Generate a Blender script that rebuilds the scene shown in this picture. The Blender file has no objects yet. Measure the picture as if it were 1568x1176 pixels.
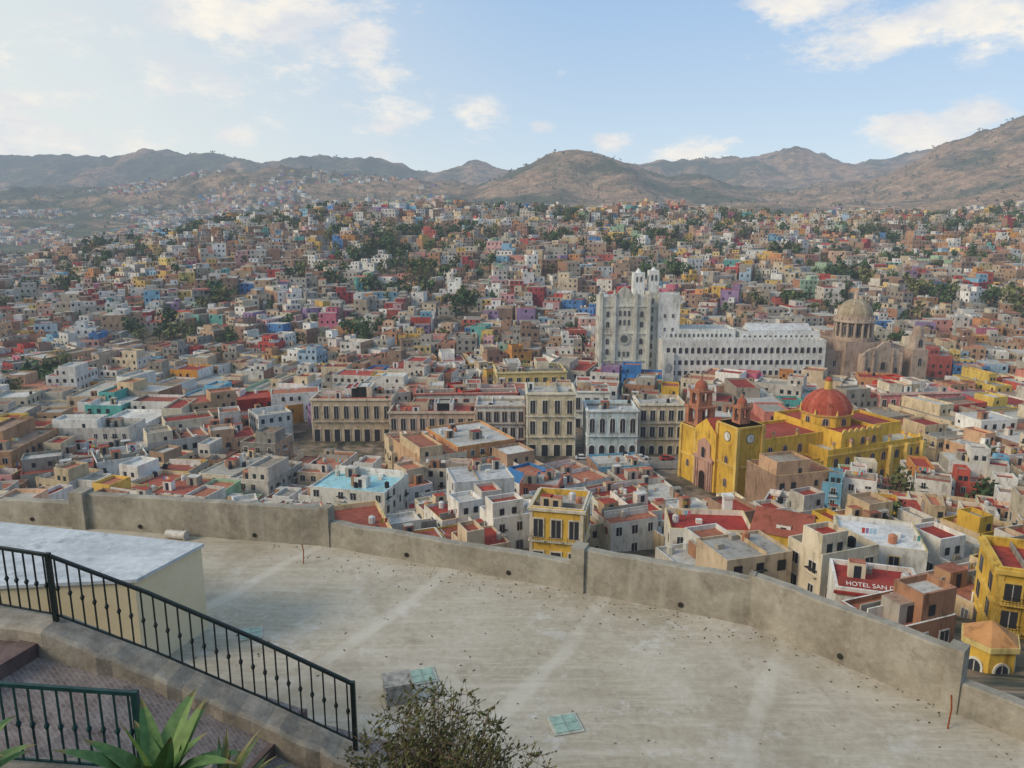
import bpy, math, random
import numpy as np
from mathutils import Vector
R=random.Random(11)
rad=math.radians
sc=bpy.context.scene
# ------------------------------------------------------------ numpy noise
_t=np.random.RandomState(3).rand(256,256)
def vn(x,y):
    x=np.asarray(x,float);y=np.asarray(y,float)
    ix=np.floor(x).astype(int);iy=np.floor(y).astype(int)
    fx=x-ix;fy=y-iy;fx=fx*fx*(3-2*fx);fy=fy*fy*(3-2*fy)
    a=_t[ix&255,iy&255];b=_t[(ix+1)&255,iy&255];c=_t[ix&255,(iy+1)&255];d=_t[(ix+1)&255,(iy+1)&255]
    return (a*(1-fx)+b*fx)*(1-fy)+(c*(1-fx)+d*fx)*fy
def fbm(x,y,o=4):
    s=0;a=.5
    for i in range(o):
        s=s+a*vn(x*2**i+17*i,y*2**i+5*i);a*=.5
    return s
def ridged(x,y,o=5):
    s=0;a=.5
    for i in range(o):
        s=s+a*(1-abs(2*vn(x*2**i+31*i,y*2**i+11*i)-1));a*=.54
    return s
# ------------------------------------------------------------ terrain
S=[-1.3,-.8,-.65,-.5,-.35,-.2,-.05,.08,.15,.2,.3,.35,.45,.55,.65,.8,1.3]
def row(v): return [v]*len(S) if not isinstance(v,list) else v
ROWS=[(-60,-4),(0,-9.5),(30,-22),(60,-39),(100,-50),(140,-60),(163,-68.6),(180,-69.7),(200,-70),(260,-71),(340,-74),
(450,[-60,-62,-62,-60,-60,-60,-62,-63,-64,-64,-64,-63,-62,-60,-60,-58,-55]),
(600,[-50,-50,-48,-40,-34,-34,-38,-39,-40,-41,-42,-41,-40,-38,-34,-30,-26]),
(800,[-50,-50,-42,-22,-6,-8,-14,-14,-14,-14,-14,-14,-15,-14,-12,-6,0]),
(950,[-75,-70,-62,-28,-2,5,8,8,8,7,4,3,0,-2,2,8,15]),
(1100,[-90,-90,-85,-60,-22,-5,2,4,6,5,4,2,-4,-8,0,10,20]),
(1400,[-80,-80,-75,-62,-40,-25,-20,-18,-15,-13,-10,-10,-10,0,14,30,60]),
(1900,[-20,-20,-18,-10,5,10,15,20,20,20,20,22,25,50,90,130,190]),
(2600,[90,75,60,95,150,115,93,205,178,120,85,85,100,205,315,400,460]),
(3200,[90,90,80,80,90,80,70,90,90,80,80,80,100,130,190,230,250]),
(4300,[310,310,300,320,290,278,250,280,262,250,280,340,280,350,360,380,400]),
(6500,120),(9500,30)]
_ry=np.array([r[0] for r in ROWS],float)
_rz=np.array([row(r[1]) for r in ROWS],float)
_s=np.array(S)
def H(x,y):
    x=np.atleast_1d(np.asarray(x,float));y=np.atleast_1d(np.asarray(y,float))
    s=np.clip(x/np.maximum(y,60.),-1.29,1.29)
    j=np.clip(np.searchsorted(_s,s,side='right')-1,0,len(S)-2)
    fs=(s-_s[j])/(_s[j+1]-_s[j]); fs=fs*fs*(3-2*fs)*.6+fs*.4
    yy=np.clip(y,-60,9499)
    i=np.clip(np.searchsorted(_ry,yy,side='right')-1,0,len(_ry)-2)
    fy=(yy-_ry[i])/(_ry[i+1]-_ry[i])
    big=yy>1900
    fy=np.where(big,fy*fy*(3-2*fy),fy)
    z=(_rz[i,j]*(1-fs)+_rz[i,j+1]*fs)*(1-fy)+(_rz[i+1,j]*(1-fs)+_rz[i+1,j+1]*fs)*fy
    a=np.interp(yy,[0,350,600,1000,1500,2600,4300,9500],[0,0,34,34,30,60,100,100])
    z=z+a*(fbm(x/170.,y/170.,4)-.47)*np.interp(yy,[0,1000,2500],[1,1,.35])
    a2=np.interp(yy,[1500,2200,2800,4300,9500],[0,90,125,165,165])
    z=z+a2*(ridged(x/430.+3,y/700.,6)-.56)
    return z
def h1(x,y): return float(H(x,y)[0])
# ------------------------------------------------------------ mesh builder
class MB:
    def __init__(s): s.V=[];s.F=[];s.C=[];s.M=[];s.set(0,0,0,0)
    def set(s,ox,oy,oz,a=0): s.o=(ox,oy,oz);s.ca=math.cos(a);s.sa=math.sin(a);return s
    def poly(s,pts,col,mat=0):
        i=len(s.V);ox,oy,oz=s.o;ca=s.ca;sa=s.sa
        for x,y,z in pts: s.V.append((ox+ca*x-sa*y,oy+sa*x+ca*y,oz+z))
        s.F.append(tuple(range(i,i+len(pts))));s.C.append(col);s.M.append(mat)
    def box(s,x0,x1,y0,y1,z0,z1,col,top=None,bot=False,side=None):
        sd=side or col
        s.poly([(x0,y0,z0),(x1,y0,z0),(x1,y0,z1),(x0,y0,z1)],col)
        s.poly([(x1,y0,z0),(x1,y1,z0),(x1,y1,z1),(x1,y0,z1)],sd)
        s.poly([(x1,y1,z0),(x0,y1,z0),(x0,y1,z1),(x1,y1,z1)],col)
        s.poly([(x0,y1,z0),(x0,y0,z0),(x0,y0,z1),(x0,y1,z1)],sd)
        s.poly([(x0,y0,z1),(x1,y0,z1),(x1,y1,z1),(x0,y1,z1)],top or col)
        if bot: s.poly([(x0,y1,z0),(x1,y1,z0),(x1,y0,z0),(x0,y0,z0)],col)
    def pbox(s,x0,x1,y0,y1,z0,z1,col,roof,par=.7,t=.25,side=None,cap=None):
        """walls + parapet + sunken roof"""
        sd=side or col;cp=cap or col;zt=z1+par
        s.poly([(x0,y0,z0),(x1,y0,z0),(x1,y0,zt),(x0,y0,zt)],col)
        s.poly([(x1,y0,z0),(x1,y1,z0),(x1,y1,zt),(x1,y0,zt)],sd)
        s.poly([(x1,y1,z0),(x0,y1,z0),(x0,y1,zt),(x1,y1,zt)],col)
        s.poly([(x0,y1,z0),(x0,y0,z0),(x0,y0,zt),(x0,y1,zt)],sd)
        a0,a1,b0,b1=x0+t,x1-t,y0+t,y1-t
        s.poly([(x0,y0,zt),(x1,y0,zt),(a1,b0,zt),(a0,b0,zt)],cp)
        s.poly([(x1,y0,zt),(x1,y1,zt),(a1,b1,zt),(a1,b0,zt)],cp)
        s.poly([(x1,y1,zt),(x0,y1,zt),(a0,b1,zt),(a1,b1,zt)],cp)
        s.poly([(x0,y1,zt),(x0,y0,zt),(a0,b0,zt),(a0,b1,zt)],cp)
        s.poly([(a1,b0,z1),(a0,b0,z1),(a0,b0,zt),(a1,b0,zt)],col)
        s.poly([(a1,b1,z1),(a1,b0,z1),(a1,b0,zt),(a1,b1,zt)],sd)
        s.poly([(a0,b1,z1),(a1,b1,z1),(a1,b1,zt),(a0,b1,zt)],col)
        s.poly([(a0,b0,z1),(a0,b1,z1),(a0,b1,zt),(a0,b0,zt)],sd)
        s.poly([(a0,b0,z1),(a1,b0,z1),(a1,b1,z1),(a0,b1,z1)],roof)
    def gable(s,x0,x1,y0,y1,z,h,col,wall):
        ym=(y0+y1)/2;o=.35
        s.poly([(x0-o,y0-o,z),(x1+o,y0-o,z),(x1+o,ym,z+h),(x0-o,ym,z+h)],col)
        s.poly([(x1+o,y1+o,z),(x0-o,y1+o,z),(x0-o,ym,z+h),(x1+o,ym,z+h)],col)
        s.poly([(x0,y1,z),(x0,y0,z),(x0,ym,z+h-.1)],wall)
        s.poly([(x1,y0,z),(x1,y1,z),(x1,ym,z+h-.1)],wall)
    def cyl(s,cx,cy,z0,z1,r0,r1,n,col,top=True,mat=0,ph=0):
        P=[(math.cos(2*math.pi*(k+ph)/n),math.sin(2*math.pi*(k+ph)/n)) for k in range(n)]
        for k in range(n):
            a=P[k];b=P[(k+1)%n]
            s.poly([(cx+a[0]*r0,cy+a[1]*r0,z0),(cx+b[0]*r0,cy+b[1]*r0,z0),(cx+b[0]*r1,cy+b[1]*r1,z1),(cx+a[0]*r1,cy+a[1]*r1,z1)],col,mat)
        if top and r1>.01: s.poly([(cx+a[0]*r1,cy+a[1]*r1,z1) for a in P],col,mat)
    def dome(s,cx,cy,z0,r,h,n,m,col,rib=None):
        for j in range(m):
            t0=j/m*math.pi/2;t1=(j+1)/m*math.pi/2
            r0,r1=r*math.cos(t0),max(r*math.cos(t1),.001)
            for k in range(n):
                a=2*math.pi*k/n;b=2*math.pi*(k+1)/n
                c=rib if (rib and k%(n//8)==0) else col
                s.poly([(cx+math.cos(a)*r0,cy+math.sin(a)*r0,z0+h*math.sin(t0)),(cx+math.cos(b)*r0,cy+math.sin(b)*r0,z0+h*math.sin(t0)),
                        (cx+math.cos(b)*r1,cy+math.sin(b)*r1,z0+h*math.sin(t1)),(cx+math.cos(a)*r1,cy+math.sin(a)*r1,z0+h*math.sin(t1))],c)
    def wpoly(s,o,u,prof,e,col,mat=0,e0=None):
        nx,ny=u[1],-u[0]
        f=lambda a,b,ee:(o[0]+u[0]*a+nx*ee,o[1]+u[1]*a+ny*ee,b)
        s.poly([f(a,b,e) for a,b in prof],col,mat)
        if e0 is not None:
            n=len(prof)
            for k in range(n):
                a=prof[k];b=prof[(k+1)%n]
                s.poly([f(a[0],a[1],e0),f(b[0],b[1],e0),f(b[0],b[1],e),f(a[0],a[1],e)],col,mat)
    def win(s,o,u,a,z,w,h,arch=False,fr=None,pane=(.03,.035,.045),fw=.2,fe=.12,mul=True):
        """opening centred at a, sill z"""
        def prof(w,h,z):
            if arch:
                r=w/2;hh=h-r
                return [(a-r,z),(a+r,z)]+[(a+r*math.cos(t*math.pi/6),z+hh+r*math.sin(t*math.pi/6)) for t in range(7)]
            return [(a-w/2,z),(a+w/2,z),(a+w/2,z+h),(a-w/2,z+h)]
        if fr: s.wpoly(o,u,prof(w+2*fw,h+fw*1.6,z-fw*.6),fe,fr,0,0)
        s.wpoly(o,u,prof(w,h,z),fe+.02,pane,1)
        if fr and mul and w<2.2:
            s.wpoly(o,u,[(a-.05,z),(a+.05,z),(a+.05,z+h*.97),(a-.05,z+h*.97)],fe+.05,(.5,.48,.44))
    def tube(s,p,q,r,n,col,r2=None,mat=0):
        p=Vector(p);q=Vector(q);d=(q-p)
        if d.length<1e-6: return
        d.normalize();u=d.orthogonal().normalized()
        if n==4:
            w=Vector((0,0,1));u=(w.cross(d)).normalized() if abs(d.z)<.9 else Vector((1,0,0))
        v=d.cross(u);r2=r if r2 is None else r2;ph=.5 if n==4 else 0
        A=[];B=[]
        for k in range(n):
            t=2*math.pi*(k+ph)/n;e=u*math.cos(t)+v*math.sin(t);A.append(p+e*r);B.append(q+e*r2)
        for k in range(n):
            m=(k+1)%n;s.poly([tuple(A[k]),tuple(A[m]),tuple(B[m]),tuple(B[k])],col,mat)
        if n>3: s.poly([tuple(x) for x in reversed(A)],col,mat);s.poly([tuple(x) for x in B],col,mat)
def emit(mb,name,mats,parent=None,smooth=False):
    me=bpy.data.meshes.new(name);me.from_pydata(mb.V,[],mb.F)
    at=me.attributes.new('Col','FLOAT_COLOR','FACE')
    c=np.ones((len(mb.F),4),np.float32);c[:,:3]=np.array(mb.C,np.float32)[:,:3]
    at.data.foreach_set('color',c.ravel())
    me.polygons.foreach_set('material_index',np.array(mb.M,np.int32))
    if smooth: me.polygons.foreach_set('use_smooth',[True]*len(mb.F))
    for m in mats: me.materials.append(m)
    me.update()
    ob=bpy.data.objects.new(name,me);sc.collection.objects.link(ob)
    if parent: ob.parent=parent
    return ob
def empty(name,loc=(0,0,0),ang=0):
    e=bpy.data.objects.new(name,None);e.location=loc;e.rotation_euler=(0,0,ang);e.empty_display_size=2
    sc.collection.objects.link(e);return e
# ------------------------------------------------------------ materials
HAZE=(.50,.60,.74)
def newmat(name):
    m=bpy.data.materials.new(name);m.use_nodes=True;nt=m.node_tree;nt.nodes.clear();return m,nt
def N(nt,t,**k):
    n=nt.nodes.new(t)
    for a,b in k.items():
        if a.startswith('i_'):
            key=a[2:];key=int(key) if key.isdigit() else key.replace('_',' ')
            n.inputs[key].default_value=b
        else: setattr(n,a,b)
    return n
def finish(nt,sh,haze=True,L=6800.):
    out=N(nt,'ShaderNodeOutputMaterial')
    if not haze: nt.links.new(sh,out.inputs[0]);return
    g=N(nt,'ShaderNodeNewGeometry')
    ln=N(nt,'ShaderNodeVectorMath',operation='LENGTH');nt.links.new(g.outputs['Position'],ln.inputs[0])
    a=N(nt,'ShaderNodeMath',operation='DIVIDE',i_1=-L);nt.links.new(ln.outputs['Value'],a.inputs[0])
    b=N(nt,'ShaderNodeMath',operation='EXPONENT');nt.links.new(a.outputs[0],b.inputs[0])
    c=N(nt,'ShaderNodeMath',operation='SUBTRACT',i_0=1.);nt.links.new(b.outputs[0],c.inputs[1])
    em=N(nt,'ShaderNodeEmission',i_Strength=.76);em.inputs[0].default_value=(*HAZE,1)  # haze painted in as a glow that grows with distance from origin
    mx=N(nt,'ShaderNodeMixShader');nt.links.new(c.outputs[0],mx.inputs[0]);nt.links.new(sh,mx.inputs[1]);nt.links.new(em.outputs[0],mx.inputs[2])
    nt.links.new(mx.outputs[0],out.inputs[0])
def pos(nt,scale=(1,1,1),rot=0):
    g=N(nt,'ShaderNodeNewGeometry');m=N(nt,'ShaderNodeMapping');m.inputs['Scale'].default_value=scale;m.inputs['Rotation'].default_value=(0,0,rot)
    nt.links.new(g.outputs['Position'],m.inputs[0]);return m.outputs[0]
def noise(nt,vec,scale,detail=4,rough=.55):
    n=N(nt,'ShaderNodeTexNoise');n.inputs['Scale'].default_value=scale;n.inputs['Detail'].default_value=detail;n.inputs['Roughness'].default_value=rough
    nt.links.new(vec,n.inputs['Vector']);return n.outputs[0]
def ramp(nt,fac,stops):
    r=N(nt,'ShaderNodeValToRGB');e=r.color_ramp.elements
    while len(e)<len(stops): e.new(.5)
    for i,(p,c) in enumerate(stops): e[i].position=p;e[i].color=(*c,1) if len(c)==3 else c
    nt.links.new(fac,r.inputs[0]);return r.outputs[0]
def mix(nt,fac,a,b,mode='MIX'):
    m=N(nt,'ShaderNodeMix',data_type='RGBA',blend_type=mode)
    for s,v in ((0,fac),(6,a),(7,b)):
        if isinstance(v,(int,float)): m.inputs[s].default_value=v
        elif isinstance(v,tuple): m.inputs[s].default_value=(*v,1)
        else: nt.links.new(v,m.inputs[s])
    return m.outputs[2]
def bsdf(nt,col,rough=.9,bump=None,bs=.3,bd=.02,metal=0):
    b=N(nt,'ShaderNodeBsdfPrincipled');b.inputs['Roughness'].default_value=rough;b.inputs['Metallic'].default_value=metal
    b.inputs['Specular IOR Level'].default_value=.25
    if isinstance(col,tuple): b.inputs['Base Color'].default_value=(*col,1)
    else: nt.links.new(col,b.inputs['Base Color'])
    if bump is not None:
        u=N(nt,'ShaderNodeBump');u.inputs['Strength'].default_value=bs;u.inputs['Distance'].default_value=bd
        nt.links.new(bump,u.inputs['Height']);nt.links.new(u.outputs[0],b.inputs['Normal'])
    return b.outputs[0]
m_wall,nt=newmat('painted_plaster')
at=N(nt,'ShaderNodeAttribute',attribute_name='Col')
n1=noise(nt,pos(nt,(1,1,.35)),.9,5,.72);n2=noise(nt,pos(nt),.12,2)
r1=ramp(nt,n1,[(.3,(.42,.39,.35)),(.47,(.88,.87,.85)),(.7,(1.06,1.06,1.06))])
r2=ramp(nt,n2,[(.35,(.8,.79,.77)),(.6,(1.03,1.03,1.03))])
c=mix(nt,1.,mix(nt,1.,at.outputs['Color'],r1,'MULTIPLY'),r2,'MULTIPLY')
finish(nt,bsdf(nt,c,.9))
m_glass,nt=newmat('window_glass')
at=N(nt,'ShaderNodeAttribute',attribute_name='Col')
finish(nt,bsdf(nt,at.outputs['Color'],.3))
m_leaf,nt=newmat('foliage')
at=N(nt,'ShaderNodeAttribute',attribute_name='Col')
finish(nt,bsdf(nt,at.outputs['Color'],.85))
m_ter,nt=newmat('hillside_ground')
p=pos(nt)
na=noise(nt,p,.0028,6,.62);nb=noise(nt,p,.03,5,.7);nd=noise(nt,p,.13,3,.7);nc_=noise(nt,p,.012,5,.75)  # ground colour noise; dark mountain patches also paint in cloud shadows
sx=N(nt,'ShaderNodeSeparateXYZ');nt.links.new(p,sx.inputs[0])
dry=ramp(nt,nb,[(.3,(.17,.10,.055)),(.5,(.34,.21,.12)),(.7,(.47,.32,.195))])
grn=ramp(nt,nb,[(.3,(.035,.045,.02)),(.55,(.095,.095,.045)),(.75,(.2,.165,.09))])
ex=N(nt,'ShaderNodeMapRange');ex.inputs[1].default_value=-1200;ex.inputs[2].default_value=1800;ex.inputs[3].default_value=-.05;ex.inputs[4].default_value=.09
nt.links.new(sx.outputs['X'],ex.inputs[0])
ad=N(nt,'ShaderNodeMath',operation='ADD');nt.links.new(na,ad.inputs[0]);nt.links.new(ex.outputs[0],ad.inputs[1])
fa=ramp(nt,ad.outputs[0],[(.46,(0,0,0)),(.55,(1,1,1))])
col=mix(nt,fa,grn,dry)
dark_patch=ramp(nt,nc_,[(.47,(0,0,0)),(.58,(1,1,1))])
col=mix(nt,mix(nt,.65,(0,0,0),dark_patch),col,(.05,.055,.03))
bush=ramp(nt,nd,[(.52,(0,0,0)),(.6,(1,1,1))])
col=mix(nt,mix(nt,.5,(0,0,0),bush),col,(.035,.045,.022))
mr=N(nt,'ShaderNodeMapRange');mr.inputs[1].default_value=950;mr.inputs[2].default_value=1150
nt.links.new(sx.outputs['Y'],mr.inputs[0])
urb=ramp(nt,nd,[(.35,(.05,.055,.03)),(.5,(.16,.12,.08)),(.65,(.26,.2,.15))])
col=mix(nt,mr.outputs[0],urb,col)
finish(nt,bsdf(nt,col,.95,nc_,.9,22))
# concrete
def concrete(name,c0,c1,c2,sc1=.5,bs=.35,stain=(.2,.18,.15),streak=(.25,2.2,1),sa=.45,st_=.35,rot=0):
    m,nt=newmat(name);p=pos(nt)
    a=noise(nt,p,sc1,4,.6);b=noise(nt,p,7,5,.75);d=noise(nt,pos(nt,streak,rot),1.1,4,.65)
    col=ramp(nt,a,[(.33,c0),(.5,c1),(.66,c2)])
    col=mix(nt,.5,col,ramp(nt,b,[(.3,c0),(.55,c1),(.75,c2)]))
    st=ramp(nt,d,[(.52,(0,0,0)),(.68,(1,1,1))])
    col=mix(nt,mix(nt,st_,(0,0,0),st),col,c2)
    s2=ramp(nt,noise(nt,p,1.7,6,.75),[(.55,(0,0,0)),(.72,(1,1,1))])
    col=mix(nt,mix(nt,sa,(0,0,0),s2),col,stain)
    return m,nt,col,b,bs
def conc(*a,**k):
    m,nt,col,bm,bs=concrete(*a,**k);finish(nt,bsdf(nt,col,.92,bm,bs,.02),False);return m
m_deck,nt,col,bm,bs=concrete('terrace_concrete',(.27,.23,.17),(.41,.36,.275),(.54,.49,.405),.42,.3,(.24,.19,.135),(.3,2.6,1),.6,.5,-.45)
sw=noise(nt,pos(nt,(.8,9,1),.9),1.3,4,.7)
col=mix(nt,mix(nt,.45,(0,0,0),ramp(nt,sw,[(.54,(0,0,0)),(.62,(1,1,1))])),col,(.52,.465,.37))
wh=noise(nt,pos(nt),.8,6,.8)
col=mix(nt,mix(nt,.55,(0,0,0),ramp(nt,wh,[(.55,(0,0,0)),(.65,(1,1,1))])),col,(.58,.56,.52))
wv=N(nt,'ShaderNodeTexWave',wave_type='BANDS',bands_direction='X');wv.inputs['Scale'].default_value=.085;wv.inputs['Distortion'].default_value=.8;wv.inputs['Detail'].default_value=3;wv.inputs['Detail Scale'].default_value=4
nt.links.new(pos(nt,(1,1,1),.5),wv.inputs[0])
col=mix(nt,mix(nt,.4,(0,0,0),ramp(nt,wv.outputs[1],[(.978,(0,0,0)),(.997,(1,1,1))])),col,(.6,.56,.48))
# damp brown patches
dp=noise(nt,pos(nt,(1,.6,1)),.33,5,.7)
col=mix(nt,mix(nt,.5,(0,0,0),ramp(nt,dp,[(.53,(0,0,0)),(.66,(1,1,1))])),col,(.27,.22,.155))
finish(nt,bsdf(nt,col,.92,bm,bs,.02),False)
m_par=conc('cement_render',(.17,.15,.115),(.3,.27,.215),(.44,.405,.335),.9,.6,(.085,.075,.058),(2.2,2.2,.3),.6,.45)
m_kerb=conc('stone_kerb',(.15,.13,.105),(.28,.245,.195),(.4,.36,.3),3,.9,(.08,.07,.055))
m_cream=conc('cream_render',(.62,.5,.3),(.68,.565,.37),(.72,.62,.44),.6,.1,(.54,.43,.27),sa=.25)
m_top=conc('weathered_roof_coat',(.27,.3,.32),(.48,.5,.51),(.7,.72,.73),.7,.2,(.16,.18,.18),sa=.85)
m_soil=conc('planter_soil',(.04,.03,.02),(.07,.055,.04),(.1,.08,.06),3,.9,(.03,.025,.02))
def plain(name,col,rough=.6,metal=0,var=.3):
    m,nt=newmat(name);b=noise(nt,pos(nt),9,4,.6)
    c=ramp(nt,b,[(.3,tuple(x*(1-var) for x in col)),(.7,tuple(min(1,x*(1+var)) for x in col))])
    finish(nt,bsdf(nt,c,rough,b,.1,.01,metal),False);return m
m_iron=plain('black_iron_paint',(.012,.02,.02),.45)
m_green=plain('dark_green_iron_paint',(.012,.045,.045),.45)
m_rust=plain('rusty_rebar',(.25,.07,.03),.9)
m_pipe=plain('pvc_pipe',(.5,.47,.42),.5)
m_sky=plain('glass_block_green',(.27,.37,.30),.25,0,.25)
m_skf=plain('skylight_frame_cement',(.42,.42,.35),.8)
m_ston=plain('cement_block',(.3,.28,.245),.9,0,.45)
m_agave,nt=newmat('agave_leaf')
at=N(nt,'ShaderNodeAttribute',attribute_name='Col')
c=mix(nt,.5,at.outputs['Color'],ramp(nt,noise(nt,pos(nt),14,4),[(.3,(.035,.075,.022)),(.7,(.15,.23,.075))]))
finish(nt,bsdf(nt,c,.5),False)
m_pav,nt=newmat('brick_pavers')
mp=pos(nt);rt=N(nt,'ShaderNodeMapping');rt.inputs['Rotation'].default_value=(0,0,.7);nt.links.new(mp,rt.inputs[0])
br=N(nt,'ShaderNodeTexBrick');br.inputs['Scale'].default_value=4.5;br.inputs['Mortar Size'].default_value=.03;br.inputs['Color1'].default_value=(.15,.09,.08,1);br.inputs['Color2'].default_value=(.24,.17,.15,1);br.inputs['Mortar'].default_value=(.3,.27,.24,1)
nt.links.new(rt.outputs[0],br.inputs[0])
c=mix(nt,.55,br.outputs[0],ramp(nt,noise(nt,mp,4,6,.75),[(.35,(.09,.07,.065)),(.65,(.33,.29,.26))]))
finish(nt,bsdf(nt,c,.9,br.outputs[1],-.5,.02),False)
m_tread=conc('stone_tread',(.08,.05,.05),(.13,.09,.08),(.2,.15,.135),3,.5,(.05,.04,.04))
CITY=[m_wall,m_glass]
# ------------------------------------------------------------ ground sheet
ny,ns=520,560
yy=np.concatenate([np.linspace(-50,300,70),300*np.exp(np.linspace(0.01,math.log(9400/300),ny-70))])
ss=np.linspace(-1.2,1.2,ns)
Yg,Sg=np.meshgrid(yy,ss,indexing='ij');Xg=Sg*(Yg+60)
Zg=H(Xg.ravel(),Yg.ravel())
V=np.stack([Xg.ravel(),Yg.ravel(),Zg],1)
ii,jj=np.meshgrid(np.arange(ny-1),np.arange(ns-1),indexing='ij');b=(ii*ns+jj).ravel()
F=np.stack([b,b+1,b+1+ns,b+ns],1)
me=bpy.data.meshes.new('ground');me.from_pydata(V.tolist(),[],F.tolist());me.materials.append(m_ter)
me.polygons.foreach_set('use_smooth',[True]*len(F))
g=bpy.data.objects.new('ground',me);sc.collection.objects.link(g)
# ------------------------------------------------------------ city houses
WHITE=[(.74,.72,.67),(.68,.65,.59),(.78,.76,.71),(.62,.57,.5)]
CREAM=[(.66,.54,.36),(.62,.48,.3),(.66,.58,.44),(.58,.46,.32)]
EARTH=[(.38,.2,.12),(.46,.27,.155),(.34,.2,.135),(.42,.28,.185),(.32,.21,.145),(.5,.33,.2)]
GREY=[(.38,.35,.3),(.32,.3,.26),(.45,.42,.36),(.36,.31,.25)]
BRIGHT=[(.68,.42,.06),(.70,.50,.12),(.62,.28,.05),(.52,.06,.04),(.42,.05,.05),(.64,.26,.2),(.66,.35,.28),(.58,.14,.22),(.06,.22,.52),
        (.2,.45,.62),(.12,.42,.38),(.35,.52,.33),(.32,.2,.38),(.64,.34,.34),(.7,.5,.2),(.66,.42,.08),(.35,.5,.62),(.66,.3,.1),(.5,.1,.07),(.7,.45,.3),(.68,.44,.1),(.6,.3,.14),(.66,.42,.26)]
REDS=[(.34,.05,.035),(.40,.07,.045),(.36,.1,.065),(.40,.15,.09),(.44,.17,.1)]
def wallcol(y):
    r=R.random()
    if y<170: P=(.42,.74,.80,.88)
    elif y<350: P=(.34,.58,.70,.78)
    else: P=(.23,.40,.61,.75)
    L=WHITE if r<P[0] else CREAM if r<P[1] else EARTH if r<P[2] else GREY if r<P[3] else BRIGHT
    if y<170 and L is BRIGHT: L=[BRIGHT[0],BRIGHT[1],BRIGHT[5],BRIGHT[15],BRIGHT[19]]
    c=R.choice(L);k=R.uniform(.8,1.05);c=tuple(min(.8,x*k) for x in c)
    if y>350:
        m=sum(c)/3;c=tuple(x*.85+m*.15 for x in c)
    return c
def roofcol(y,x=0):
    r=R.random()
    red=.66 if y<170 else .5 if y<350 else .24
    if y<350: L=REDS if r<red else [(.6,.58,.54),(.5,.48,.44)] if r<red+.2 else GREY+[(.36,.24,.17)]
    else: L=REDS if r<red else [(.5,.47,.42)] if r<red+.2 else GREY+[(.3,.22,.16)]
    c=R.choice(L);k=R.uniform(.8,1.1);return tuple(x_*k for x_ in c)
def clutter(mb,x0,x1,y0,y1,z,n):
    for _ in range(n):
        x=R.uniform(x0+.9,x1-.9);y=R.uniform(y0+.9,y1-.9);t=R.random()
        if t<.3:
            c=R.choice([(.03,.03,.035),(.5,.48,.42),(.45,.2,.12),(.6,.6,.6)]);r=R.uniform(.45,.65)
            mb.cyl(x,y,z+.02,z+1.1,r,r,8,c,False);mb.cyl(x,y,z+1.1,z+1.35,r,r*.35,8,c)
        elif t<.52:
            w=R.uniform(.8,1.5);c=R.choice(WHITE+GREY+EARTH+CREAM)
            if x-w>x0+.3 and x+w<x1-.3 and y-w*.8>y0+.3 and y+w*.8<y1-.3:
                mb.box(x-w,x+w,y-w*.8,y+w*.8,z+.01,z+2.2,c,roofcol(100));mb.win((x-w,y-w*.8),(1,0),w,z+.1,.8,1.8,fe=.02)
        elif t<.66: mb.box(x-.5,x+.5,y-.4,y+.4,z+.01,z+.7,R.choice(GREY+WHITE))
        elif t<.82:
            if R.random()<.5: mb.box(x0+.3,x1-.3,y-.08,y+.08,z+.01,z+R.uniform(.5,1.6),R.choice(WHITE+GREY))
            else: mb.box(x-.08,x+.08,y0+.3,y1-.3,z+.012,z+R.uniform(.5,1.6),R.choice(WHITE+GREY+CREAM))
        elif t<.92:
            for q in range(R.randint(2,5)): mb.box(x+q*.5-.2,x+q*.5+.2,y-.01,y+.01,z+1.1,z+1.9,R.choice(BRIGHT+WHITE))
        else: mb.tube((x,y,z),(x,y,z+2.6),.03,4,(.3,.3,.3))
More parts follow.
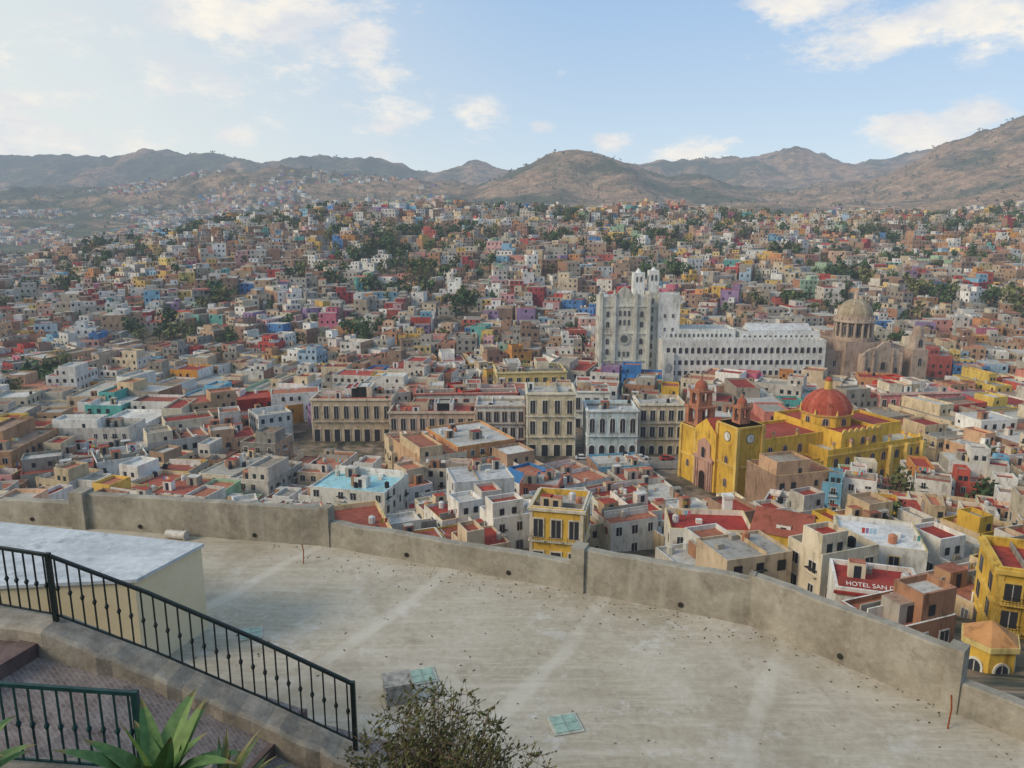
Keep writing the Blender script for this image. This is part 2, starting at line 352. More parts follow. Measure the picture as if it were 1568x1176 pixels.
def house(mb,cx,cy,w,d,h,ang,wc,rc,det,side=None,st=None,z=None,extra=True):
    z=h1(cx,cy) if z is None else z
    mb.set(cx,cy,z,ang);x0,x1,y0,y1=-w/2,w/2,-d/2,d/2
    tr=R.choice([wc,wc,(.7,.68,.63),(.42,.08,.05),(.65,.5,.2)])
    st=st or max(1,round(h/3.1))
    if det==0: mb.box(x0,x1,y0,y1,-9,h,wc,rc,side=side)
    else:
        mb.pbox(x0,x1,y0,y1,-8,h,wc,rc,R.choice([.35,.6,.9]),.22,side,tr if det>1 else None)
    faces=[((x0,y0),(1,0),w,wc),((x1,y0),(0,1),d,side),((x0,y1),(0,-1),d,side),((x1,y1),(-1,0),w,wc)]
    for o,u,L,sc_ in faces:
        nx,ny=u[1],-u[0];wx=mb.ca*nx-mb.sa*ny;wy=mb.sa*nx+mb.ca*ny
        if wx*cx+wy*cy>0.1*math.hypot(cx,cy): continue
        blank=side is not None and sc_ is side
        if blank and R.random()<.5: continue
        nc=max(1,int(L/(2.7 if det else 3.)));sp=L/nc;sh=h/st
        pane=R.choice([(.03,.035,.045),(.05,.045,.04),(.02,.02,.025)])
        fr=R.choice([None,(.68,.66,.6),tr,(.5,.47,.42)]) if det>1 else None
        for k in range(st):
            for q in range(nc):
                if R.random()<(.22 if det else .3): continue
                a=(q+.5)*sp;ww=R.choice([.9,1.1,1.3]) if not blank else .8;hh=1.5 if not blank else 1.
                door=(k==0 and R.random()<.35)
                mb.win(o,u,a,k*sh+(.1 if door else sh*.32),ww,2.2 if door else min(hh,sh*.6),False,fr,pane if not door else R.choice([(.12,.06,.03),(.04,.04,.04),(.1,.1,.12)]),.14,.05 if det else .03)
                if det>1 and k>0 and R.random()<.3:
                    nxx,nyy=u[1],-u[0];zz=k*sh+sh*.22
                    if abs(nxx)>.5: bx=[o[0]+min(0,nxx*.6),o[0]+max(0,nxx*.6)];by=sorted([o[1]+u[1]*(a-.9),o[1]+u[1]*(a+.9)])
                    else: by=[o[1]+min(0,nyy*.6),o[1]+max(0,nyy*.6)];bx=sorted([o[0]+u[0]*(a-.9),o[0]+u[0]*(a+.9)])
                    mb.box(bx[0],bx[1],by[0],by[1],zz-.12,zz,tr,bot=True)
                    mb.box(bx[0],bx[1],by[0],by[1],zz+.8,zz+.86,(.03,.03,.03),bot=True)
    if extra and R.random()<.6 and min(w,d)>5:
        a=R.uniform(.35,.65);hh=R.uniform(2.4,3.4);b_=R.choice([0,1]);c_=R.choice([0,1])
        ex0,ex1=(x0+.03,x0+w*a) if b_ else (x1-w*a,x1-.03);ey0,ey1=(y0+d*.35,y1-.03) if c_ else (y0+.3,y0+d*.6)
        wc2=wc if R.random()<.6 else wallcol(cy)
        (mb.pbox if det else mb.box)(*( (ex0,ex1,ey0,ey1,h+.01,h+hh,wc2,roofcol(cy,cx)) ))
        for q in (.3,.7):
            if R.random()<.7: mb.win((ex0,ey0),(1,0),(ex1-ex0)*q,h+.9,.9,1.2,False,None,(.03,.035,.04),.1,.03)
    if det: clutter(mb,x0,x1,y0,y1,h,R.randint(1,3) if det==1 else R.randint(4,8)+int(w*d>150)*4)
    elif R.random()<.4: mb.box(x0+1,x0+2.2,y0+1,y0+2.2,h,h+1.6,R.choice([(.03,.03,.03)]+GREY+WHITE))
BA=math.atan2(24,56.8)
EXC=[(80,211,36,19,BA),(48,349,15,22,0),(100,352,40,22,0),(163,345,34,22,0),(-5,236,62,16,0),(7,121,5,6,0),(7,173,4,5,0),
 (-7,160,6,6,0),(-33,160,8,7,0),(-20,190,9,5,0),(32,119,6,5,0),(42,112,4,5,0),(53,105,5,6,0),(41.5,84,5.5,5,0),(54,77,6,6,0),(43.5,64,3,3,0),(14,262,30,9,0),(7,305,22,16,.1),(22,140,5,5,0),(36,217,18,3,0),(50,178,9,5,0),(-34,146,9,5,0)]
def blocked(x,y,m=2.5):
    for cx,cy,a,b_,t in EXC:
        dx,dy=x-cx,y-cy;u=dx*math.cos(t)+dy*math.sin(t);v=-dx*math.sin(t)+dy*math.cos(t)
        if abs(u)<a+m and abs(v)<b_+m: return True
    s=x/y
    if y<114 and -.4<s<.16: return True
    if y<96 and s<.40: return True
    if y<84 and s<.54: return True
    if y<66: return True
    return False
TREES=[];CL=[(-.17,700,26,30),(-.19,610,16,20),(-.13,520,14,16),(-.1,575,16,20),(-.07,740,14,20),(.09,830,12,20),(.27,760,12,22),(.5,640,20,22),(.43,560,10,12),
 (.45,800,26,30),(-.47,800,40,40),(-.36,860,30,30),(-.53,700,16,24),(-.62,330,14,10),(-.2,420,8,8),(.36,480,8,8),(.6,780,18,24),(.15,640,8,10),(.0,900,14,26),(.3,900,16,30),(.62,900,26,34),
 (.65,470,10,10),(-.58,560,12,14),(-.22,880,14,30),(.2,560,8,8),(-.38,480,8,8),(-.45,420,8,7),(.05,700,8,10),(.35,660,10,12),(-.05,480,8,8),(.55,500,10,10),(-.25,560,12,14),(-.28,760,12,22),(.18,720,8,14),(-.15,640,14,16)]
for s_,y_,n_,sp in CL:
    for _ in range(n_):
        TREES.append((s_*y_+R.gauss(0,sp),y_+R.gauss(0,sp*.7),R.uniform(3.5,7)))
TP=np.array([(t[0],t[1]) for t in TREES])
seeds=[]
for yv in range(60,1120,62):
    wv=.86*yv+30;nn=int(2*wv/68)
    for k in range(nn): seeds.append((-wv+(k+R.random())*68,yv+R.uniform(-25,25),R.uniform(-.55,.55)))
SD=np.array([(a,b) for a,b,c in seeds])
dist=[MB() for _ in range(8)]
cnt=0
for si,(sx_,sy_,an) in enumerate(seeds):
    big=200<sy_<340 and abs(sx_)<170
    cw,cd=(15,13) if big else (R.uniform(10,12.5),R.uniform(9,11.5))
    if sy_<175: cw,cd=R.uniform(8,9.5),R.uniform(7.5,9)
    if sy_>400: cw,cd=R.uniform(9,12.5),R.uniform(8.5,11.5)
    ca,sa=math.cos(an),math.sin(an);ux=int(75/cw);uy=int(75/cd)
    for i in range(-ux,ux+1):
        off=R.uniform(-3,3);skip=False
        for j in range(-uy,uy+1):
            if skip: skip=False;continue
            lx=i*cw+R.uniform(-1.2,1.2);ly=j*cd+off+R.uniform(-1,1)
            dm_=R.random()<.16
            if dm_: ly+=cd/2;skip=True
            x=sx_+ca*lx-sa*ly;y=sy_+sa*lx+ca*ly
            if y<58 or y>1080 or abs(x)>.8*y+25: continue
            d2=(SD[:,0]-x)**2+(SD[:,1]-y)**2
            if d2.argmin()!=si: continue
            if blocked(x,y,5 if big else 3.2): continue
            td=((TP[:,0]-x)**2+(TP[:,1]-y)**2).min()
            if td<75 and R.random()<.9: continue
            if R.random()<(.035 if y<400 else .05 if float(vn(x/60.,y/60.))<.62 else .28):
                TREES.append((x,y,R.uniform(2.6,5)));continue
            det=2 if y<230 else 1 if y<430 else 0
            w=cw*R.uniform(.7,1.12);d=cd*R.uniform(.75,1.1)*(1.9 if dm_ else 1)
            if R.random()<.12: w*=1.4
            stn=R.choice([1,2,2,2,3] if not big else [2,2,3])
            if y<175: stn=R.choice([1,1,2,2])
            if 165<y<210 and 8<x<54: stn=1
            h=stn*R.uniform(2.7,3.3)*(1.15 if big else 1)
            if y>400: h*=R.uniform(.85,1.3)
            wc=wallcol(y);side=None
            if R.random()<.5: side=R.choice(GREY+EARTH+EARTH+WHITE) if y>170 else R.choice(WHITE+CREAM+GREY)
            if y<135:
                mb=MB();house(mb,x,y,w,d,h,an+R.uniform(-.05,.05),wc,roofcol(y,x),2,side,stn,extra=y>115 or R.random()<.5)
                emit(mb,'town_house',CITY)
            else:
                mb=dist[int((x/y+.9)/1.8*7.99)%8]
                house(mb,x,y,w,d,h,an+R.uniform(-.12,.12),wc,roofcol(y,x),det,side,stn,extra=not(165<y<210 and 8<x<54))
            cnt+=1
def far(n,s0,s1,y0,y1,mb,clump=.5):
    k=0
    while k<n:
        y=R.uniform(y0,y1);x=R.uniform(s0,s1)*y
        if float(fbm(x/160.,y/160.,3))<clump*.9: continue
        k+=1;wc=wallcol(y)
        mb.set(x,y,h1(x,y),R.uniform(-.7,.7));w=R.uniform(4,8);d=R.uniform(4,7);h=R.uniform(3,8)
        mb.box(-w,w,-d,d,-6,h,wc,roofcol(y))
        if R.random()<.8: mb.win((-w,-d),(1,0),w*.6,h*.4,1.6,1.6,fe=.05);mb.win((-w,-d),(1,0),w*1.4,h*.4,1.6,1.6,fe=.05)
fm=MB();far(2400,-.9,-.42,1250,2150,fm,.46);far(900,-.45,-.08,1550,2520,fm,.5);far(260,-.6,-.4,2200,2550,fm,.5);far(260,.1,.75,1090,1550,fm,.45)
emit(fm,'distant_houses',CITY)
for k,mb in enumerate(dist): emit(mb,'hillside_houses',CITY)
print('houses',cnt)
# ------------------------------------------------------------ trees
def crown(mb,x,y,z,r,hgt,n,q,seed):
    rr=random.Random(seed);tr=(.07,.05,.035)
    mb.set(0,0,0,0)
    mb.tube((x,y,z-2),(x,y,z+hgt*.5),r*.09,5,tr,r*.05)
    cl=[]
    for _ in range(6):
        a=rr.uniform(0,6.28);e=rr.uniform(.1,.75)*r
        c=(x+math.cos(a)*e,y+math.sin(a)*e,z+hgt*rr.uniform(.4,.9));cl.append((c,r*rr.uniform(.4,.65)))
        mb.tube((x,y,z+hgt*.35),c,r*.04,3,tr,r*.015)
    g=rr.uniform(.8,1.5);base=(.045*g,.072*g,.024*g) if rr.random()<.65 else (.095*g,.10*g,.036*g)
    for _ in range(n):
        c,cr=rr.choice(cl);v=Vector((rr.gauss(0,1),rr.gauss(0,1),rr.gauss(0,1))).normalized()*cr*rr.uniform(.5,1.1)
        pz=Vector(c)+v;nn=(v.normalized()+Vector((rr.gauss(0,.5),rr.gauss(0,.5),rr.gauss(0,.5)))).normalized()
        u=nn.orthogonal().normalized();w=nn.cross(u);s=q*rr.uniform(.6,1.4);k=rr.uniform(.6,1.5)
        mb.poly([tuple(pz-u*s),tuple(pz-w*s*.7),tuple(pz+u*s),tuple(pz+w*s*.7)],tuple(b_*k for b_ in base))
tm=MB()
for k,(x,y,r) in enumerate(TREES):
    if y<60 or blocked(x,y,2): continue
    z=h1(x,y);n=150 if y<450 else 70
    crown(tm,x,y,z,r,r*R.uniform(1.5,2.0)+(2 if y<450 else 4),n,r*.16 if y<450 else r*.23,k)
for k in range(1100):
    y=R.uniform(1050,2700);x=R.uniform(-.85,.85)*y
    crown(tm,x,y,h1(x,y)-1,R.uniform(4,8),9,10,2.2,k)
for k in range(300):
    x=R.uniform(-.8,.8)*4300
    if float(vn(x/260.,3.3))<.5: continue
    y=R.uniform(4150,4450);crown(tm,x,y,h1(x,y)-3,R.uniform(6,12),12,8,4,k)
emit(tm,'hillside_trees',[m_leaf])
print('trees',len(TREES))
# ------------------------------------------------------------ landmark: yellow basilica
YW=(.68,.42,.06);YL=(.70,.48,.13);RD=(.38,.07,.04);ST=(.46,.27,.2);DR=(.36,.07,.045)
E=empty('yellow_basilica',(55.6,185.8,-70),BA)
w=MB();t=MB();rf=MB();dm=MB();wn=MB();po=MB()
w.pbox(4,62,4,19,-6,13,YW,DR,.8,.5)
w.pbox(28,62.5,-3,24,-6,10.2,YW,(.55,.5,.4),.8,.4)
w.pbox(33,48,-2.4,23.4,10.21,14,YW,DR,.9,.4)
w.box(-.5,4,6.6,15.6,-6,16,YW,RD)
w.poly([(-.5,6.6,16),(-.5,15.6,16),(-.5,11,19.2)][::-1],YW);w.poly([(4,6.6,16),(4,15.6,16),(4,11,19.2)],YW)
w.poly([(-.5,6.6,16),(4,6.6,16),(4,11,19.2),(-.5,11,19.2)],RD);w.poly([(4,15.6,16),(-.5,15.6,16),(-.5,11,19.2),(4,11,19.2)],RD)
w.pbox(10,27,-1.2,4.02,-6,8,YW,DR,.6,.3)
for x in (14,21,27.6,50,56,62): 
    w.box(x-.6,x+.6,-4.2 if x>27.7 else -1.9,(-2.99 if x>27.7 else -1.19),-6,10 if x>27.7 else 8,YL)
for x in (30,36,42,50,56,61.5):
    w.cyl(x,-2.8,11,12.3,.45,.3,8,YL);w.dome(x,-2.8,12.3,.5,.9,8,3,ST)
for x in (8,16,24): w.cyl(x,4.2,13.8,15,.4,.3,8,YL);w.dome(x,4.2,15,.5,.8,8,3,ST)
for k in range(7): w.wpoly((33,-2.4),(1,0),[(k*2.1+.2,14.9),(k*2.1+2,14.9),(k*2.1+1.7,15.6),(k*2.1+1.1,15.9),(k*2.1+.5,15.6)],.05,YL,0,-.3)
def tower(cx,cy,s,hb,tiers,col,tcol,top):
    t.box(cx-s,cx+s,cy-s,cy+s,-6,hb,col,RD)
    for zz in (hb*.45,hb-.5): t.box(cx-s-.3,cx+s+.3,cy-s-.3,cy+s+.3,zz,zz+.5,YL,bot=True)
    for dx in (-1,1):
        for dy in (-1,1): t.box(cx+dx*s-.45 ,cx+dx*s+.45,cy+dy*s-.45,cy+dy*s+.45,-6,hb-.55,YL)
    z=hb+.02
    for (ss_,hh) in tiers:
        t.box(cx-ss_,cx+ss_,cy-ss_,cy+ss_,z,z+.5,tcol,bot=True)
        c=.28*ss_
        for dx in (-1,1):
            for dy in (-1,1): t.box(cx+dx*(ss_-c)-c*.9,cx+dx*(ss_-c)+c*.9,cy+dy*(ss_-c)-c*.9,cy+dy*(ss_-c)+c*.9,z+.5,z+hh-.9,tcol)
        for o,u in (((cx-ss_,cy-ss_+.1),(1,0)),((cx+ss_-.1,cy-ss_),(0,1)),((cx+ss_,cy+ss_-.1),(-1,0)),((cx-ss_+.1,cy+ss_),(0,-1))):
            r_=ss_*.45;m_=ss_
            a0=[(m_-r_*math.cos(k*math.pi/6),z+hh-1.4-r_*.4+r_*math.sin(k*math.pi/6)*1.0) for k in range(7)]
            for k in range(6):
                t.wpoly(o,u,[(a0[k][0],a0[k][1]),(a0[k+1][0],a0[k+1][1]),(a0[k+1][0],z+hh-.88),(a0[k][0],z+hh-.88)],0,tcol)
        t.box(cx-ss_*.25,cx+ss_*.25,cy-ss_*.25,cy+ss_*.25,z+1.2,z+hh-2,(.07,.06,.04))
        t.box(cx-ss_-.25,cx+ss_+.25,cy-ss_-.25,cy+ss_+.25,z+hh-.9,z+hh-.4,tcol,bot=True)
        for dx in (-1,1):
            for dy in (-1,1): t.cyl(cx+dx*ss_,cy+dy*ss_,z+hh-.4,z+hh+.9,.25,.05,6,tcol)
        z+=hh-.4
    if top=='dome':
        s2=tiers[-1][0];t.cyl(cx,cy,z,z+.7,s2*.85,s2*.85,8,tcol,ph=.5);t.dome(cx,cy,z+.7,s2*.8,s2*.95,16,5,(.42,.13,.08));z+=.7+s2*.95
    t.cyl(cx,cy,z,z+.8,.3,.3,6,tcol);t.tube((cx,cy,z+.8),(cx,cy,z+2.2),.08,4,(.05,.05,.05));t.tube((cx-.4,cy,z+1.7),(cx+.4,cy,z+1.7),.07,4,(.05,.05,.05))
BR=(.46,.2,.12)
tower(3.2,18.8,3.3,15.5,[(2.9,5.6),(2.2,4.6)],YW,BR,'dome')
tower(4.2,3.2,3.9,19.5,[(1.6,4.8)],YW,BR,'dome')
for o,u in (((.3,7.1),(0,-1)),((.3,-.7),(1,0))):
    pr=lambda r:[(3.9+r*math.cos(k*math.pi/8),16.3+r*math.sin(k*math.pi/8)) for k in range(16)]
    wn.wpoly(o,u,pr(1.35),.12,(.25,.2,.12),0,0);wn.wpoly(o,u,pr(1.1),.15,(.75,.74,.7))
    wn.wpoly(o,u,[(3.85,16.3),(3.95,16.3),(3.95,17.2),(3.85,17.2)],.18,(.02,.02,.02));wn.wpoly(o,u,[(3.9,16.25),(4.5,16.25),(4.5,16.35),(3.9,16.35)],.185,(.02,.02,.02))
def portal(o,u,a,wd,hd,tw,th):
    po.wpoly(o,u,[(a-tw/2,-.5),(a+tw/2,-.5),(a+tw/2,th*.62),(a+tw*.36,th*.68),(a+tw*.34,th*.9),(a,th),(a-tw*.34,th*.9),(a-tw*.36,th*.68),(a-tw/2,th*.62)],.35,ST,0,0)
    po.win(o,u,a,-.4,wd,hd,True,(.36,.21,.17),(.03,.02,.015),.25,.55,False)
    for dx in (-tw*.42,-tw*.3,tw*.3,tw*.42):
        nx,ny=u[1],-u[0];X=o[0]+u[0]*(a+dx)+nx*.5;Y=o[1]+u[1]*(a+dx)+ny*.5
        po.cyl(X,Y,-.5,th*.58,.28,.24,8,(.45,.28,.22))
    po.win(o,u,a,th*.62,wd*.55,th*.2,True,(.4,.25,.2),(.03,.03,.03),.2,.5,False)
    po.wpoly(o,u,[(a-tw*.55,th*.58),(a+tw*.55,th*.58),(a+tw*.55,th*.62),(a-tw*.55,th*.62)],.8,(.45,.28,.22),0,0)
portal((-.5,15.6),(0,-1),4.5,2.6,5.4,7.6,14)
portal((10,-1.2),(1,0),9,2.2,4.2,5,9)
for z_ in (3,9): wn.win((.3,7.1),(0,-1),3.9,z_,1,2,True,ST,fw=.25)
for z_ in (3,9): wn.win((.3,-.7),(1,0),3.9,z_,1,2,True,ST,fw=.25)
wn.win((-.1,22.1),(0,-1),3.3,4,.9,1.8,True,ST)
for a in (3,7,11,16,20,25,30,33): wn.win((28,-3),(1,0),a,6.2,1.3,2.2,True,ST)
for a in (9,20,27): wn.win((28,-3),(1,0),a,1.6,1.2,1.6,False,ST)
for a in (3.5,7.5,11.5): wn.win((33,-2.4),(1,0),a,11.4,1.1,1.8,True,ST)
for a in (4,9,14,19): wn.win((4,4),(1,0),a+2,9.2,1.2,2.2,True,ST)
for a in (4,10,17,23): wn.win((62.5,-3),(0,1),a,6,1.1,1.9,True,ST)
w.box(27.8,62.7,-3.25,-3.003,9.2,9.6,YL,bot=True);w.box(9.9,27,-1.4,-1.203,7.3,7.7,YL,bot=True)
dm.cyl(40.5,11,14.1,17,7,7,8,YW,ph=.5)
dm.cyl(40.5,11,17,17.5,7.4,7.4,8,(.55,.33,.1),ph=.5)
dm.dome(40.5,11,17.5,6.8,6.2,32,8,(.40,.085,.05),(.47,.13,.08))
dm.cyl(40.5,11,23.5,26,1.1,1,8,YL);dm.dome(40.5,11,26,1.1,1.1,12,4,(.4,.09,.05));dm.tube((40.5,11,27),(40.5,11,28.6),.1,4,(.05,.05,.05))
for k in range(8):
    a=2*math.pi*k/8;nx,ny=math.cos(a),math.sin(a);r_=7*math.cos(math.pi/8)
    ux,uy=-ny,nx;dm.win((40.5+nx*r_,11+ny*r_),(ux,uy),0,14.6,1.3,1.9,True,(.5,.3,.22),fw=.3)
for k in range(8):
    a=2*math.pi*(k+.5)/8;dm.cyl(40.5+7.3*math.cos(a),11+7.3*math.sin(a),17.5,19,.4,.08,6,YL)
for n_,m_ in (('walls',w),('bell_towers',t),('dome',dm),('windows_and_clock',wn),('stone_portals',po)): emit(m_,n_,CITY,E)
# ------------------------------------------------------------ university
UW=(.70,.69,.65);UG=(.60,.58,.5)
E=empty('university_building',(38.5,335,-74),.02)
w=MB();wn=MB();st=MB()
w.box(0,21,0,16,-6,41,UG,(.5,.5,.48),side=(.56,.55,.49));
for k in range(7): w.box(k*3.2,k*3.2+1.3,-.02,1,41.01,42.4,UG)
w.wpoly((0,0),(1,0),[(7,41.01),(14,41.01),(14,42.6),(12.4,44.6),(10.5,45.8),(8.6,44.6),(7,42.6)],.02,UG,0,-1)
for x in (-.6,5.2,14.4,20.2): w.box(x,x+1.4,-.9,-.004,-6,42.5,UG);w.cyl(x+.7,-.4,42.5,45,.7,.05,8,UG)
for z_ in (13,25,37): w.box(-.3,21.3,-.5,-.006,z_,z_+.6,UG,bot=True)
for a in (3.2,10.5,18): 
    for z_ in (16,20.5,28,32.5): 
        if not(a==10.5): wn.win((0,0),(1,0),a,z_,1.4,2.6,True,UG)
wn.win((0,0),(1,0),10.5,3,4.2,7.5,True,(.46,.34,.3),(.1,.04,.035),.5,.3,False)
for a in (3.2,18): wn.win((0,0),(1,0),a,4,1.5,3,True,UG)
prf=[(10.5+2.6*math.cos(k*math.pi/8),23+2.6*math.sin(k*math.pi/8)) for k in range(16)]
wn.wpoly((0,0),(1,0),prf,.55,(.46,.45,.38),0,0);prf=[(10.5+1.7*math.cos(k*math.pi/8),23+1.7*math.sin(k*math.pi/8)) for k in range(16)]
wn.wpoly((0,0),(1,0),prf,.58,(.1,.11,.11),1)
for z_ in (15,29,33):
    for a in (8.6,10.5,12.4): wn.win((0,0),(1,0),a,z_,1,2.4,True,UG)
for a in (4,10): 
    for z_ in (12,18,24,30): wn.win((0,16),(0,-1),a,z_,1.2,2.2,False,UG)
w.box(21.01,25.5,3,15,-6,43,UG,(.6,.6,.58));w.box(25.51,35,1.5,14,-6,42,UW,(.6,.6,.58))
for k in range(5): w.box(25.6+k*2,26.6+k*2,1.49,2,42.01,43.2,UW)
w.box(15.5,20.5,9,14,41.01,51,UW,(.6,.6,.58));w.box(22.5,27,9.5,14,43.01,52,UW);w.cyl(18,11.5,51,53,1.5,.2,6,UW);w.cyl(24.7,11.7,52,53.5,1.4,.2,6,UW)
for a in (1.6,3.4): wn.win((15.5,9),(1,0),a,47,.9,2.4,True,UW);wn.win((22.5,9.5),(1,0),a-.3,47.5,.9,2.6,True,UW)
for z_ in (14,20,26,32): 
    for a in (3,6.5): wn.win((25.51,1.5),(1,0),a,z_,.9,1.6,False,UW)
for z_ in (10,14,18,22,26,30,34,38): wn.win((21.01,3),(1,0),2.2,z_,.8,2.4,False,UG)
w.pbox(26,97,-7,1.45,-6,22,UW,(.55,.55,.53),1.2,.5)
w.pbox(30,60,1.47,16,-6,26,UW,(.5,.5,.48),1.,.4);w.pbox(62,97.5,1.47,14,-6,25,UW,(.6,.6,.58),1.,.4)
w.gable(66,94,3,12,26.01,2.6,(.6,.6,.6),UW)
for k in range(35): w.box(26.2+k*2.02,27.2+k*2.02,-7.01,-6.5,23.2,24,UW)
for k in range(26):
    for z_,hh,ar in ((17.6,2.6,True),(12.6,2.,False),(8,2.,False),(3.2,2.4,True)):
        wn.win((26,-7),(1,0),2.6+k*2.64,z_,1.45,hh,ar,(.72,.71,.68),(.04,.04,.045),.15,.1,False)
for k in range(14): wn.win((30,1.47),(1,0),1.5+k*2,23.5,.9,1.5,True,UW);wn.win((62,1.47),(1,0),2+k*2.3,22.7,.9,1.5,True,UW)
w.pbox(26.5,31,-8.6,-7.02,-6,16,UW,(.6,.6,.58),2,.3);wn.wpoly((26.5,-8.6),(1,0),[(2.2+1.4*math.cos(k*math.pi/8),11.5+2.2*math.sin(k*math.pi/8)) for k in range(16)],.1,(.35,.38,.4))
for k in range(26): st.box(3,18,-1.-k*.62-.62,-1.-k*.62,-12,2.6-k*.42,(.44,.42,.37))
for n_,m_ in (('walls',w),('windows',wn),('grand_staircase',st)): emit(m_,n_,CITY,E)
# ------------------------------------------------------------ domed stone church
CS=(.42,.31,.24);CS2=(.48,.38,.3)
E=empty('domed_stone_church',(133,330,-74),.06)
w=MB();dm=MB();wn=MB();tw=MB()
w.pbox(0,46,4,26,-6,17,CS,(.3,.22,.17),.8,.5);w.pbox(12,32,.8,28,-6,21,CS,(.36,.26,.2),.8,.5)
w.box(18,36,-3,.79,-6,17,CS2);
w.wpoly((18,-3),(1,0),[(0,17.01),(18,17.01),(15,19.5),(12,20),(9,22.5),(6,20),(3,19.5)],0,CS2,0,-1.5)
for x in (18.5,22.5,31,35): w.cyl(x,-3.5,-6,16,.7,.6,8,CS);w.cyl(x,-3.5,17,20,.5,.1,6,CS)
wn.win((18,-3),(1,0),9,-1,3.6,7.5,True,CS,(.05,.035,.03),.8,.4,False);wn.win((18,-3),(1,0),9,10.5,2,3.4,True,CS,(.04,.04,.04),.6,.4,False)
for a in (3,15): wn.win((18,-3),(1,0),a,0,1.7,4.4,True,CS,(.05,.035,.03),.4,.3,False);wn.win((18,-3),(1,0),a,9,1.2,2.4,True,CS,(.04,.04,.04),.3,.3,False)
for a in (4,9): wn.win((0,4),(1,0),a,11,1.3,2.6,True,CS2,fw=.3)
for a in (38,43): wn.win((0,4),(1,0),a,11,1.3,2.6,True,CS2,fw=.3)
cx,cy=21.5,14
dm.cyl(cx,cy,21.2,23,9,9,24,CS);dm.cyl(cx,cy,23,29.5,6.9,6.9,24,(.28,.2,.15))
for k in range(16):
    a=2*math.pi*k/16;dm.cyl(cx+8*math.cos(a),cy+8*math.sin(a),23,29.5,.55,.5,6,CS2)
    a2=a+math.pi/16;nx,ny=math.cos(a2),math.sin(a2);dm.win((cx+nx*6.95,cy+ny*6.95),(-ny,nx),0,23.8,1.4,4.4,True,CS2,fw=.2)
dm.cyl(cx,cy,29.5,30.6,8.9,8.9,24,CS2)
for k in range(16): a=2*math.pi*k/16;dm.cyl(cx+8.4*math.cos(a),cy+8.4*math.sin(a),30.6,32.2,.35,.08,5,CS2)
dm.cyl(cx,cy,30.6,32.4,7.8,7.6,24,CS);dm.dome(cx,cy,32.4,7.5,7.2,32,8,(.34,.27,.18),(.44,.37,.26))
dm.cyl(cx,cy,39.4,42,1.2,1.,8,CS2);dm.dome(cx,cy,42,1.1,1.3,10,3,CS)
tw.box(40,47,-3,3.9,-6,19,CS,CS2);tw.box(41,46,-2,3,19.01,25,CS2);tw.cyl(43.5,.5,25,27,2.6,2.2,8,CS);tw.dome(43.5,.5,27,2.1,2.2,12,4,CS)
tw.win((40,-3),(1,0),3.5,12,1.6,3.4,True,CS2,fw=.3);tw.win((41,-2),(1,0),2.5,20,1.6,3.4,True,CS)
for n_,m_ in (('walls',w),('dome',dm),('openings',wn),('bell_tower',tw)): emit(m_,n_,CITY,E)
# ------------------------------------------------------------ plaza palaces
def palace(name,x,y,wd,dp,h,st,nc,col,tr,roof,arch0=False,ang=0,z=-71,archs=False,gcol=None):
    E=empty(name,(x,y,z),ang);w=MB();wn=MB();c=MB()
    w.pbox(0,wd,0,dp,-5,h,col,roof,1.,.35,None,tr)
    if gcol: w.wpoly((0,0),(1,0),[(0,-5),(wd,-5),(wd,h/st*.95),(0,h/st*.95)],.06,gcol,0,0)
    clutter(w,0,wd,0,dp,h,6 if wd<20 else 14)
    if wd>20:
        for q in range(3):
            a=R.uniform(2,wd-8);w.pbox(a,a+5,dp*.4,dp-1,h+.02,h+R.uniform(2,3.5),R.choice(WHITE+CREAM),roofcol(100,20),.4,.2)
    c.box(-.35,wd+.35,-.4,-.004,h+.35,h+.8,tr,bot=True);c.box(-.35,-.004,0,dp,h+.35,h+.8,tr,bot=True);c.box(wd+.004,wd+.35,0,dp,h+.35,h+.8,tr,bot=True)
    sh=h/st
    for k in range(1,st): c.box(-.2,wd+.2,-.22,-.005,k*sh-.15,k*sh+.15,tr,bot=True);c.box(-.2,-.005,0,dp,k*sh-.15,k*sh+.15,tr,bot=True);c.box(wd+.005,wd+.2,0,dp,k*sh-.15,k*sh+.15,tr,bot=True)
    for xx in (0,wd-.5): c.box(xx,xx+.5,-.12,-.003,-5,h+.34,tr)
    for o,u,L in (((0,0),(1,0),wd),((0,dp),(0,-1),dp),((wd,0),(0,1),dp)):
        n=nc if L==wd and u==(1,0) else max(2,int(dp/3.2));sp=L/n
        for k in range(st):
            for q in range(n):
                a=(q+.5)*sp;ar=(k==0 and arch0) or archs
                wn.win(o,u,a,k*sh+(.1 if k==0 else sh*.16),min(1.5 if k else 1.9,sp*.55),sh*.62,ar,tr,(.035,.035,.04),.22,.14,k>0)
                if k>0 and u==(1,0): c.box(a-1.05,a+1.05,-.85,-.23,k*sh+.16,k*sh+.28,tr,bot=True);c.box(a-1.05,a+1.05,-.85,-.8,k*sh+1.05,k*sh+1.12,(.03,.03,.03),bot=True);[c.box(a+j*.3-.02,a+j*.3+.02,-.84,-.81,k*sh+.28,k*sh+1.05,(.03,.03,.03)) for j in range(-3,4)]
    for n_,m_ in (('walls',w),('windows',wn),('cornices_and_balconies',c)): emit(m_,n_,CITY,E)
W2=(.7,.68,.62)
palace('cream_palace',4.4,226,14.8,15,19.3,3,4,(.66,.57,.4),(.74,.68,.54),(.5,.47,.42))
palace('pale_blue_palace',22.5,224,15.2,13,14.5,2,5,(.54,.63,.63),(.75,.75,.73),(.45,.46,.46),False,0,-71,True)
palace('ochre_palace',38.6,228,14,12,15.5,3,5,(.6,.49,.34),(.7,.66,.55),(.45,.42,.38),True)
